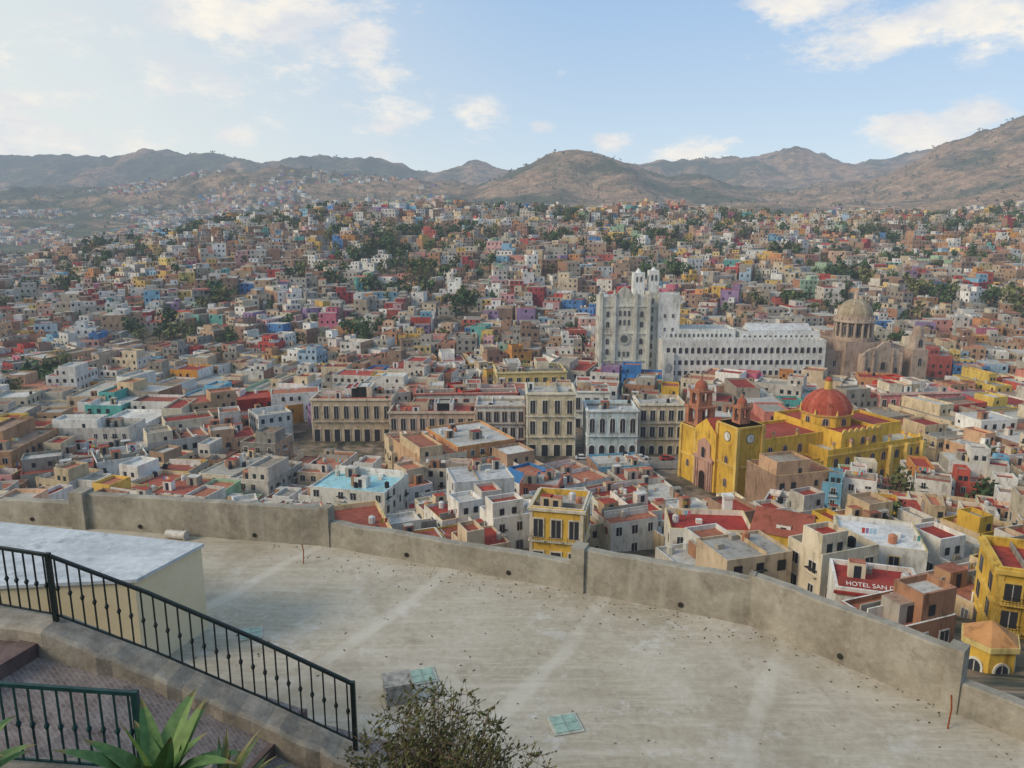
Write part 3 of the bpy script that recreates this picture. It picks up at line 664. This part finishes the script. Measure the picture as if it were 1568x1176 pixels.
palace('white_balcony_palace',-11,228,15,13,15,3,6,(.72,.68,.62),(.5,.4,.33),(.5,.48,.45),False,0,-71,False,(.36,.07,.05))
palace('stone_arcade_palace',-38.5,234,27,12,11.5,2,9,(.5,.37,.28),(.58,.47,.37),(.38,.08,.055),True)
palace('tan_government_palace',-65,243,26,16,13.5,2,8,(.52,.41,.28),(.6,.5,.38),(.42,.1,.065),False)
palace('red_roof_theatre',-34,262,36,14,12,2,9,(.66,.62,.54),(.48,.12,.08),(.40,.06,.04),False,.05,-72)
palace('white_palace',12,262,22,12,13,2,7,W2,(.62,.6,.55),(.38,.07,.05),False,-.06,-72)
palace('yellow_parish_house',-6,300,28,18,13,2,8,(.66,.48,.18),(.7,.58,.32),(.5,.44,.3),False,.1,-73)
palace('salmon_palace',128,262,30,14,12,2,9,(.6,.22,.21),(.66,.5,.4),(.4,.36,.32),False,.1,-72)
mb=MB();mb.poly([(17,212,-69.9),(50,212,-69.9),(50,223.4,-69.9),(17,223.4,-69.9)],(.24,.215,.185));emit(mb,'plaza_pavement',CITY)
def car(x,y,z,a,c):
    E=empty('parked_car',(x,y,z),a);b=MB();g=MB();wh=MB()
    pr=[(-2.1,.35),(2.1,.35),(2.15,.75),(1.2,.92),(-1.7,.95),(-2.15,.8)]
    b.wpoly((0,-.85),(1,0),pr,0,c,0,-1.7);b.wpoly((0,.85),(-1,0),[(-p,q) for p,q in reversed(pr)],0,c)
    cb=[(-1.6,.95),(.95,.93),(.35,1.42),(-1.2,1.45)]
    g.wpoly((0,-.75),(1,0),cb,0,(.03,.035,.04),1,-1.5);g.wpoly((0,.75),(-1,0),[(-p,q) for p,q in reversed(cb)],0,(.03,.035,.04),1)
    b.box(-1.15,.32,-.72,.72,1.43,1.48,c)
    for X in (-1.35,1.35):
        for Y in (-.86,.72): wh.tube((X,Y,.33),(X,Y+.14,.33),.33,10,(.02,.02,.02))
    emit(b,'body',CITY,E);emit(g,'windows',CITY,E);emit(wh,'wheels',CITY,E)
for i_,(x,c) in enumerate(((21,(.6,.6,.6)),(32,(.1,.12,.15)),(38.5,(.65,.65,.64)),(46,(.4,.06,.05)))): car(x,220.8-(i_%2)*.4,-69.89,.05*i_,c)
# ------------------------------------------------------------ hand placed nearby houses
def hp(name,x,y,w_,d_,h_,ang,wc,rc,z=None,gable=None,st=None):
    mb=MB();house(mb,x,y,w_,d_,h_,ang,wc,rc,2,None,st,z,extra=False)
    if gable: mb.gable(-w_/2,w_/2,-d_/2,d_/2,h_+1.,gable,(.33,.1,.065),wc)
    return emit(mb,name,CITY)
YEL=(.68,.43,.07)
palace('yellow_balcony_house',2.8,116,8.6,9,9.6,2,3,YEL,(.64,.58,.46),(.42,.4,.36),False,-.22,-55)
hp('salmon_house',7,173,9,9,9.5,-.2,(.56,.2,.13),(.4,.36,.32))
hp('white_block_house',-7,160,13,10,11,.25,(.64,.63,.6),(.5,.5,.5),-65)
hp('blue_roof_house',-33,160,17,13,8,-.25,(.62,.6,.54),(.34,.6,.65),-63.6)
hp('cream_terrace_house',-20,190,19,9,8.5,-.1,(.66,.59,.46),(.5,.36,.28))
hp('red_roof_house',32,119,13,9,6,-.1,(.7,.65,.56),(.36,.045,.035))
hp('tiled_roof_house',42,112,8,9,6,-.5,YEL,(.3,.1,.07),gable=2.4)
hp('grey_corner_house',22,140,10,10,6.5,.3,(.6,.58,.53),(.38,.06,.04))
hp('white_terrace_house',53,105,11,11,6.5,-.3,(.74,.73,.7),(.66,.65,.63))
palace('yellow_hotel',50.3,74,11,9,9,3,4,(.66,.42,.06),(.7,.47,.1),(.4,.07,.05),False,-.35,-45)
E=empty('white_arcade_hotel',(37.2,82,-46.4),-.3);w=MB();wn=MB()
w.pbox(0,9.4,0,8,-5,4.6,(.74,.72,.67),(.34,.045,.035),.6,.3);w.box(-.2,9.6,-.35,-.005,4.5,4.8,(.34,.045,.035),bot=True)
for q in range(4): wn.win((0,0),(1,0),1.3+q*2.25,1.0,1.5,2.3,True,(.66,.64,.6),(.12,.14,.13),.2,.1)
clutter(w,0.2,9.2,3,7.8,4.6,5)
emit(w,'walls',CITY,E);emit(wn,'arched_windows',CITY,E)
cu=bpy.data.curves.new('sign_text','FONT');cu.body='HOTEL SAN DIEGO';cu.size=.82;cu.extrude=.01
to=bpy.data.objects.new('roof_lettering',cu);to.location=(1.1,.52,5.33);to.rotation_euler=(rad(30),0,0);to.parent=E;sc.collection.objects.link(to)
wm=plain('white_sign_paint',(.62,.6,.55),.8,0,.25);cu.materials.append(wm)
w=MB();w.poly([(.32,.32,5.19),(9.08,.32,5.19),(9.08,1.5,5.87),(.32,1.5,5.87)],(.26,.05,.04));w.poly([(9.08,.32,5.19),(9.08,1.5,4.7),(9.08,1.5,5.87)],(.26,.05,.04));w.poly([(.32,1.5,4.7),(.32,.32,5.19),(.32,1.5,5.87)],(.26,.05,.04));emit(w,'sloped_tile_roof',CITY,E)
mb=MB();mb.set(43.5,64,-43.5);mb.cyl(0,0,-5,6,2.3,2.3,6,YEL,False);mb.cyl(0,0,6,6.5,2.6,2.6,6,(.62,.5,.2));mb.cyl(0,0,6.5,8,2.5,.1,6,(.5,.25,.1))
for k in range(6):
    a=2*math.pi*(k+.5)/6;nx,ny=math.cos(a),math.sin(a);r_=2.3*math.cos(math.pi/6);mb.win((nx*r_,ny*r_),(-ny,nx),0,2.6,1.1,2.2,True,(.7,.68,.6))
emit(mb,'yellow_lookout_kiosk',CITY)
mb=MB();mb.set(36.5,124,-57);mb.box(-.7,.7,-.7,.7,-2,11,(.7,.69,.66));mb.box(-.9,.9,-.9,.9,11.01,11.5,(.68,.66,.6),bot=True);emit(mb,'white_chimney_stack',CITY)
def chap(name,x,y,s,c1,c2):
    E=empty(name,(x,y,h1(x,y)));w=MB();w.box(-7*s,7*s,-4*s,8*s,-8,8*s,c1,c2)
    for dx in (-7,7): w.box(dx*s-2*s,dx*s+2*s,-6*s,-4.01*s+1,-8,13*s,c1);w.dome(dx*s,-4.6*s,13*s,1.8*s,2*s,10,4,c2)
    w.cyl(0,3*s,8*s,10*s,4*s,4*s,8,c1);w.dome(0,3*s,10*s,3.8*s,3.6*s,12,4,c2);w.win((-7*s,-4*s),(1,0),7*s,0,2.4*s,5*s,True,c2)
    emit(w,'nave_and_towers',CITY,E)
chap('pink_hill_church',.205*1010,1010,1.3,(.6,.28,.2),(.5,.3,.22))
chap('hilltop_church',-.235*2350,2350,1.7,(.4,.3,.22),(.34,.27,.2))
mb=MB();x,y=.285*980,980;mb.set(x,y,h1(x,y)+3)
mb.box(-20,20,-4,4,-10,3,(.36,.28,.2))
for k in range(9): mb.box(-20+k*4.6,-17+k*4.6,-4,4,3.01,11,(.36,.28,.2));
mb.box(-20,20,-4,4,11.01,14,(.38,.3,.22));emit(mb,'arcaded_stone_ruin',CITY)
# ------------------------------------------------------------ roof terrace in the foreground
DZ=-8.
WP=[(-26,21.2),(-13.8,19.65),(-11.4,19.3),(-4.65,18.1),(1.455,15.7),(4.78,14.25),(7.3,11.47),(13,5.5)]
mb=MB();mb.poly([(x,y+.1,DZ) for x,y in WP][::-1]+[(-26,4,DZ),(13,4,DZ)],(1,1,1))
mb.poly([(-26,4,-20),(13,4,-20),(13,4,DZ),(-26,4,DZ)],(1,1,1))
emit(mb,'roof_terrace',[m_deck])
def wallseg(mb,p,q,h,t=.22,zb=-22):
    d=Vector((q[0]-p[0],q[1]-p[1]));L=d.length;d/=L;n=Vector((-d.y,d.x))
    k=max(2,int(L/.4));pr=[]
    for i in range(k+1):
        a=i/k*L;z=DZ+h+R.uniform(-.018,.018);w_=R.uniform(-.012,.012)
        A=Vector(p)+d*a+n*w_;B=A+n*t;pr.append((A,B,z))
    for i in range(k):
        A0,B0,z0=pr[i];A1,B1,z1=pr[i+1];n0=Vector(n)*.02
        mb.poly([(A0.x-n0.x,A0.y-n0.y,DZ-.05),(A1.x-n0.x,A1.y-n0.y,DZ-.05),(A1.x,A1.y,z1-.025),(A0.x,A0.y,z0-.025)],(1,1,1))
        mb.poly([(A0.x,A0.y,z0-.025),(A1.x,A1.y,z1-.025),(A1.x+n.x*.025,A1.y+n.y*.025,z1),(A0.x+n.x*.025,A0.y+n.y*.025,z0)],(1,1,1))
        mb.poly([(A0.x+n.x*.025,A0.y+n.y*.025,z0),(A1.x+n.x*.025,A1.y+n.y*.025,z1),(B1.x,B1.y,z1),(B0.x,B0.y,z0)],(1,1,1))
        mb.poly([(B1.x,B1.y,zb),(B0.x,B0.y,zb),(B0.x,B0.y,z0),(B1.x,B1.y,z1)],(1,1,1))
    for e in (0,-1):
        A,B,z=pr[e];mb.poly([(A.x,A.y,DZ-.05),(A.x,A.y,z),(B.x,B.y,z),(B.x,B.y,zb)],(1,1,1))
mb=MB();HS=[.66,.66,.96,.64,.98,1.08,.55]
for i,h in enumerate(HS):
    wallseg(mb,WP[i],WP[i+1],h)
def post(x,y,h,a,s=.17):
    mb.set(x,y,DZ,a);mb.box(-s,s,-s+.05,s+.12,-.05,h,(1,1,1));mb.set(0,0,0,0)
post(-11.4,19.3,1.02,-.16,.2);post(-4.65,18.12,1.02,-.3,.12);post(1.455,15.72,1.04,-.4,.15);post(4.78,14.25,1.1,-.5,.06);post(7.3,11.5,1.14,-.8,.13)
emit(mb,'parapet_wall',[m_par])
mb=MB()
for i,fr in ((2,.25),(2,.72),(3,.35),(3,.75),(4,.62),(5,.5),(6,.3),(1,.4)):
    p,q=Vector(WP[i]),Vector(WP[i+1]);c=p.lerp(q,fr);d=(q-p).normalized();n=Vector((d.y,-d.x))
    mb.tube((c.x-n.x*.05,c.y-n.y*.05,DZ+.16),(c.x+n.x*.04,c.y+n.y*.04,DZ+.16),.055,10,(1,1,1))
emit(mb,'drain_spouts',[plain('dark_spout',(.03,.028,.025),.9)])
mb=MB();mb.tube((-8.85,18.6,DZ+.12),(-8.35,18.5,DZ+.12),.11,14,(1,1,1));mb.tube((-8.35,18.5,DZ+.12),(-8.3,18.49,DZ+.12),.13,14,(1,1,1));emit(mb,'drain_pipe',[m_pipe])
for x,y,h in ((-4.96,17.1,.5),(7.0,11.0,.6)):
    mb=MB();mb.tube((x,y,DZ),(x+.02,y,DZ+h*.6),.014,6,(1,1,1));mb.tube((x+.02,y,DZ+h*.6),(x-.01,y,DZ+h),.014,6,(1,1,1));emit(mb,'rebar_stub',[m_rust])
mb=MB();mb.set(-1.95,11.8,DZ,.3);mb.box(-.22,.22,-.2,.2,0,.33,(1,1,1));mb.box(-.24,.24,-.22,.22,.33,.38,(1,1,1),bot=True);emit(mb,'cement_block_cap',[m_ston])
for x,y,s,a in ((.86,11.1,.25,.25),(-5.15,13.9,.22,.3),(-1.6,12.45,.24,.3)):
    E=empty('glass_block_skylight',(x,y,DZ),a);f=MB();gl=MB()
    f.box(-s,s,-s,s,.004,.02,(1,1,1));
    for i in range(2):
        for j in range(2): 
            u0=-s*.82+i*s*.84;v0=-s*.82+j*s*.84;gl.box(u0,u0+s*.8,v0,v0+s*.8,.022,.03,(1,1,1))
    emit(f,'frame',[m_skf],E);emit(gl,'glass_blocks',[m_sky],E)
mb=MB()
for _ in range(480):
    x=R.uniform(-6,8);y=R.uniform(9,17.5)
    i=[k for k in range(len(WP)-1) if WP[k][0]<=x<=WP[k+1][0]][0];p,q=WP[i],WP[i+1];yl=p[1]+(q[1]-p[1])*(x-p[0])/(q[0]-p[0])
    if R.random()<.5: y=yl-abs(R.gauss(.15,.5))-.05
    if y>yl-.05: continue
    a=R.uniform(0,6.28);s=R.uniform(.012,.035);ca,sa=math.cos(a)*s,math.sin(a)*s;c=R.choice([(.05,.035,.02),(.1,.06,.03),(.03,.03,.02)])
    mb.poly([(x-ca,y-sa,DZ+.006),(x+sa*.5,y-ca*.5,DZ+.01),(x+ca,y+sa,DZ+.02),(x-sa*.5,y+ca*.5,DZ+.012)],c)
emit(mb,'fallen_leaves',[m_leaf])
E=empty('cream_bulkhead',(0,0,0));w=MB();tp=MB()
pt=[(-16,11.6),(-6.65,12.6),(-6.07,14.1),(-16,16.4)]
for i in range(4):
    a,b_=pt[i],pt[(i+1)%4];w.poly([(a[0],a[1],DZ-.02),(b_[0],b_[1],DZ-.02),(b_[0],b_[1],-6.24),(a[0],a[1],-6.24)],(1,1,1))
cxm,cym=-11,13.7
pq=[(x+(x-cxm)*.012,y+(y-cym)*.03) for x,y in pt]
for i in range(4):
    a,b_=pq[i],pq[(i+1)%4];tp.poly([(a[0],a[1],-6.24),(b_[0],b_[1],-6.24),(b_[0],b_[1],-6.18),(a[0],a[1],-6.18)],(1,1,1))
tp.poly([(x,y,-6.18) for x,y in pq],(1,1,1));tp.poly([(x,y,-6.24) for x,y in pq][::-1],(1,1,1))
emit(w,'walls',[m_cream],E);emit(tp,'roof_slab',[m_top],E)
# ------------------------------------------------------------ stepped path, kerb, rails
K=[(-12,10.1,-5.33),(-7.2,9.95,-5.33),(-6.2,9.68,-5.33),(-4.9,9.6,-5.85),(-3.4,9.42,-6.44),(-2.1,9.19,-6.95),(-1.2,8.7,-7.3),(-.2,7.9,-7.7)]
mb=MB()
def kerbpt(i,f):
    a,b_=K[i],K[i+1];return tuple(a[j]+(b_[j]-a[j])*f for j in range(3))
KS=[];
for i in range(len(K)-1):
    n=max(1,int(math.dist(K[i],K[i+1])/.2))
    for k in range(n): KS.append(kerbpt(i,k/n))
KS.append(K[-1])
KS=[(x,y,z+R.uniform(-.016,.016),R.uniform(-.028,.028)) for x,y,z in KS]
for i in range(len(KS)-1):
    a,b_=KS[i],KS[i+1]
    P=lambda q:[(q[0]-.05,q[1]-.36+q[3],q[2]-.9),(q[0]-.05,q[1]-.36+q[3],q[2]-.04),(q[0]-.04,q[1]-.31+q[3],q[2]),(q[0],q[1]+.1,q[2]),(q[0],q[1]+.13,q[2]-.04),(q[0],q[1]+.13,-9)]
    A,B=P(a),P(b_)
    for j in range(5): mb.poly([A[j],B[j],B[j+1],A[j+1]],(1,1,1))
emit(mb,'stone_kerb',[m_kerb])
mb=MB();td=MB()
segs=[(-12,-6.3,-5.55,-5.55,1),(-6.3,-5.0,-5.72,-6.02,0),(-5.0,-3.0,-6.02,-6.8,0),(-3.0,-1.2,-6.95,-7.5,0),(-1.2,.4,-7.6,-7.95,0)]
for x0,x1,z0,z1,tr in segs:
    sk=.9
    q=[(x0-sk,6.6,z0),(x1-sk,6.6,z1),(x1+.1,9.75,z1),(x0+.1,9.75,z0)]
    (td if tr else mb).poly(q,(1,1,1))
for x,zt,zb in ((-6.3,-5.55,-5.73),(-3.0,-6.8,-6.96),(-1.2,-7.5,-7.61)):
    td.poly([(x-.9,6.6,zb),(x-.9,6.6,zt+.03),(x+.1,9.75,zt+.03),(x+.1,9.75,zb)][::-1],(1,1,1))
    td.poly([(x-1.2,6.6,zt+.03),(x-.9,6.6,zt+.03),(x+.1,9.75,zt+.03),(x-.2,9.75,zt+.03)],(1,1,1))
emit(mb,'stepped_path',[m_pav]);emit(td,'stone_steps',[m_tread])
def railing(name,pts,h,mat,sp,rb=.0125):
    E=empty(name);rl=MB();bl=MB();ps=MB()
    for i in range(len(pts)-1):
        a,b_=Vector(pts[i]),Vector(pts[i+1]);up=Vector((0,0,h))
        rl.tube(a+up,b_+up,.03,4,(1,1,1));rl.tube(a+Vector((0,0,.09)),b_+Vector((0,0,.09)),.016,4,(1,1,1))
        L=(b_-a).length;n=max(1,int(L/sp))
        for k in range(n):
            c=a.lerp(b_,(k+.5)/n)
            bl.tube(c+Vector((0,0,.09)),c+up,rb,4,(1,1,1))
            m=c+Vector((0,0,h*.53));bl.tube(m-Vector((0,0,.045)),m,.012,6,(1,1,1),.032);bl.tube(m,m+Vector((0,0,.045)),.032,6,(1,1,1),.012)
    return E,rl,bl,ps
RP=[(-10,10.0,-5.33),(-7.2,9.92,-5.33),(-6.2,9.62,-5.33),(-4.9,9.55,-5.83),(-3.4,9.37,-6.42),(-2.1,9.14,-6.93)]
E,rl,bl,ps=railing('iron_railing',RP,.95,m_iron,.165)
for i in (2,5): p=Vector(RP[i]);ps.tube(p-Vector((0,0,.05)),p+Vector((0,0,.98)),.042,4,(1,1,1))
emit(rl,'rails',[m_iron],E);emit(bl,'balusters',[m_iron],E);emit(ps,'posts',[m_iron],E)
RP2=[(-6.5,7.3,-5.66),(-3.9,7.15,-5.76)]
E,rl,bl,ps=railing('green_iron_railing',RP2,.97,m_green,.15)
p=Vector(RP2[1]);ps.tube(p-Vector((0,0,.3)),p+Vector((0,0,1.0)),.045,4,(1,1,1))
emit(rl,'rails',[m_green],E);emit(bl,'balusters',[m_green],E);emit(ps,'posts',[m_green],E)
mb=MB();mb.box(-12,-2.4,1.2,7.0,-9,-5.75,(1,1,1));mb.box(-2.39,3.,1.2,6.6,-9,-7.3,(1,1,1));emit(mb,'planter_bed',[m_soil])
mb=MB();mb.box(-12,-3.2,7.01,7.35,-8,-5.7,(1,1,1));emit(mb,'planter_kerb',[m_kerb])
mb=MB();mb.box(-8,8,-8,.7,-9,-1.62,(1,1,1));emit(mb,'lookout_platform',[m_par])
def agave(x,y,z,n,L,seed,wf=.09,cols=((.10,.19,.055),(.17,.25,.08))):
    rr=random.Random(seed);mb=MB()
    for k in range(n):
        a=k*2.4+rr.uniform(-.25,.25);t=k/n;el=rad(28+54*t+rr.uniform(-9,9));l=L*rr.uniform(.75,1.12);wd=wf*L/.8*rr.uniform(.8,1.1)
        bend=rr.uniform(.1,.9);P=[];M=9;pz=Vector((x,y,z));e=el
        for j in range(M+1):
            f=j/M;w_=wd*(.6+1.1*f if f<.4 else (1.04)*(1-((f-.4)/.6)**1.6))+.002
            side=Vector((-math.sin(a),math.cos(a),0))
            dr=Vector((math.cos(a)*math.cos(e),math.sin(a)*math.cos(e),math.sin(e)));nrm=side.cross(dr)*-1
            P.append((pz-side*w_+nrm*w_*.45,pz.copy(),pz+side*w_+nrm*w_*.45));pz=pz+dr*l/M;e-=bend/M*1.6
        c=cols[0] if rr.random()<.65 else cols[1]
        for j in range(M):
            A,B=P[j],P[j+1];cc=c if j<M-1 else (.2,.12,.05)
            mb.poly([tuple(A[0]),tuple(A[1]),tuple(B[1]),tuple(B[0])],cc);mb.poly([tuple(A[1]),tuple(A[2]),tuple(B[2]),tuple(B[1])],tuple(v*1.15 for v in cc))
    return emit(mb,'agave_plant',[m_agave])
agave(-3.38,6.45,-5.5,24,1.06,1,.085);agave(-5.35,6.5,-5.5,18,.9,2);agave(-2.75,6.4,-5.6,30,.8,5,.035,((.2,.13,.05),(.13,.15,.06)))
def shrub(name,x,y,z,rx,hh,nb,nl,seed,base=(.085,.09,.03)):
    rr=random.Random(seed);mb=MB();tips=[]
    for k in range(nb):
        a=rr.uniform(0,6.28);sp=rr.uniform(.02,1)**.55;p=Vector((x+rr.uniform(-.12,.12),y+rr.uniform(-.12,.12),z))
        tgt=Vector((x+math.cos(a)*rx*sp,y+math.sin(a)*rx*sp,z+hh*(1-.4*sp*sp)*rr.uniform(.68,1.05)));M=6;prev=p;r0=rr.uniform(.008,.016)
        for j in range(1,M+1):
            f=j/M;q=p.lerp(tgt,f);q.z=p.z+(tgt.z-p.z)*f**.85;q+=Vector((rr.gauss(0,.03),rr.gauss(0,.03),rr.gauss(0,.02)))
            mb.tube(prev,q,r0*(1.1-f)+.002,3,(.11,.08,.055),r0*(1.1-f-1/M)+.003)
            if f>.4:
                for _ in range(4):
                    d=Vector((rr.gauss(0,1),rr.gauss(0,1),rr.uniform(-.1,1.2))).normalized()*rr.uniform(.08,.26)
                    mb.tube(q,q+d,.004,3,(.13,.09,.055),.002);tips.append((q,q+d))
            prev=q
    for _ in range(nl):
        a,b_=rr.choice(tips);c=a.lerp(b_,rr.uniform(.2,1.05));n_=Vector((rr.gauss(0,1),rr.gauss(0,1),rr.gauss(0,1)+.6)).normalized();u=n_.orthogonal().normalized();v=n_.cross(u);s=rr.uniform(.009,.022);k=rr.uniform(.5,1.9)
        mb.poly([tuple(c-u*s*1.5),tuple(c-v*s*.7),tuple(c+u*s*1.5),tuple(c+v*s*.7)],tuple(t*k for t in base))
    return emit(mb,name,[m_leaf])
shrub('twiggy_shrub',-.8,7.1,-7.3,1.0,2.42,240,19000,4)
shrub('twiggy_shrub',-.05,6.9,-7.3,.8,1.9,100,8000,9)
# ------------------------------------------------------------ world, sun, camera
SE,SA=rad(32),math.atan2(-.9,-.42)
wd=bpy.data.worlds.new("World");sc.world=wd;wd.use_nodes=True;nt=wd.node_tree;nt.nodes.clear()
sky=N(nt,'ShaderNodeTexSky',sky_type='NISHITA',sun_disc=False,sun_elevation=SE,sun_rotation=SA,altitude=2000,air_density=1.,dust_density=1.8,ozone_density=2.)
tc=N(nt,'ShaderNodeTexCoord');dirv=tc.outputs['Generated']
sep=N(nt,'ShaderNodeSeparateXYZ');nt.links.new(dirv,sep.inputs[0])
mp=N(nt,'ShaderNodeMapping');mp.inputs['Scale'].default_value=(1,1,2.3);nt.links.new(dirv,mp.inputs[0])
big=noise(nt,mp.outputs[0],5.5,7,.62)
mp2=N(nt,'ShaderNodeMapping');mp2.inputs['Scale'].default_value=(1,1,2.3);mp2.inputs['Location'].default_value=(0.02,0,-.03);nt.links.new(dirv,mp2.inputs[0])
big2=noise(nt,mp2.outputs[0],9,5,.6)
fine=noise(nt,mp.outputs[0],16,8,.68)
def ud(u,v):
    t=(588-v)/1184;return Vector(((u-784)/1184,.9781+.2079*t,-.2079+.9781*t)).normalized()
blobs=[(430,20,.10,1),(555,60,.055,.9),(340,10,.06,.8),(360,205,.035,.85),(610,185,.08,.85),(740,178,.06,1),(930,218,.035,1),(1085,232,.065,.95),(1350,50,.10,1),(1500,30,.14,1),(1230,0,.08,.95),(1385,200,.06,.9),(1505,180,.06,1),(120,90,.22,.7),(30,170,.2,.75),(250,20,.14,.6),(830,195,.03,.9),(250,215,.07,.6),(1540,205,.035,1),(450,120,.14,.5),(560,230,.1,.5),(700,210,.08,.6),(1450,215,.05,.7)]
acc=None
for u,v,r,s in blobs:
    d=ud(u,v);dv=N(nt,'ShaderNodeVectorMath',operation='DISTANCE');nt.links.new(mp.outputs[0],dv.inputs[0]);dv.inputs[1].default_value=(d.x,d.y,d.z*2.3)
    m=N(nt,'ShaderNodeMapRange',interpolation_type='SMOOTHSTEP');m.inputs[1].default_value=r*1.5;m.inputs[2].default_value=0;m.inputs[3].default_value=0;m.inputs[4].default_value=s
    nt.links.new(dv.outputs['Value'],m.inputs[0])
    if acc is None: acc=m.outputs[0]
    else:
        x=N(nt,'ShaderNodeMath',operation='MAXIMUM');nt.links.new(acc,x.inputs[0]);nt.links.new(m.outputs[0],x.inputs[1]);acc=x.outputs[0]
def M(op,a,b_):
    n=N(nt,'ShaderNodeMath',operation=op)
    for i,v in enumerate((a,b_)):
        if isinstance(v,(int,float)): n.inputs[i].default_value=v
        else: nt.links.new(v,n.inputs[i])
    return n.outputs[0]
dens=M('ADD',M('MULTIPLY',acc,.5),M('ADD',M('MULTIPLY',M('SUBTRACT',big,.5),1.),M('MULTIPLY',M('SUBTRACT',fine,.5),1.)))
mr=N(nt,'ShaderNodeMapRange',interpolation_type='SMOOTHSTEP');mr.inputs[1].default_value=.16;mr.inputs[2].default_value=.5;nt.links.new(dens,mr.inputs[0])
mask=M('MULTIPLY',mr.outputs[0],.9)
elev=N(nt,'ShaderNodeMapRange');elev.inputs[1].default_value=0;elev.inputs[2].default_value=.28;nt.links.new(sep.outputs[2],elev.inputs[0])
clear=ramp(nt,elev.outputs[0],[(0,(6.8,7.1,7.3)),(.35,(5.6,6.8,7.9)),(1,(3.6,5.5,8.1))])
base=mix(nt,.75,sky.outputs[0],clear)
left=N(nt,'ShaderNodeMapRange',interpolation_type='SMOOTHSTEP');left.inputs[1].default_value=.12;left.inputs[2].default_value=-.6;left.inputs[3].default_value=0;left.inputs[4].default_value=.75;nt.links.new(sep.outputs[0],left.inputs[0])
base=mix(nt,left.outputs[0],base,(7.4,7.6,7.1))
lit=ramp(nt,big2,[(.36,(9.0,8.4,7.4)),(.6,(6.5,6.7,7.1))])
colr=mix(nt,mask,base,lit)
bg=N(nt,'ShaderNodeBackground');bg.inputs[1].default_value=.113;nt.links.new(colr,bg.inputs[0])
wo=N(nt,'ShaderNodeOutputWorld');nt.links.new(bg.outputs[0],wo.inputs[0])
sl=bpy.data.lights.new('sun','SUN');sl.energy=2.4;sl.angle=rad(20);sl.color=(1,.86,.67)
so=bpy.data.objects.new('sun',sl);sc.collection.objects.link(so)
sd=Vector((math.sin(SA)*math.cos(SE),math.cos(SA)*math.cos(SE),math.sin(SE)))
so.rotation_euler=sd.to_track_quat('Z','Y').to_euler()
cam=bpy.data.cameras.new('camera');cam.lens=27.18;cam.sensor_width=36;cam.clip_start=.1;cam.clip_end=20000
co=bpy.data.objects.new('camera',cam);co.rotation_euler=(rad(78),0,0);sc.collection.objects.link(co);sc.camera=co
sc.view_settings.view_transform='Standard';sc.view_settings.look='None';sc.view_settings.exposure=0
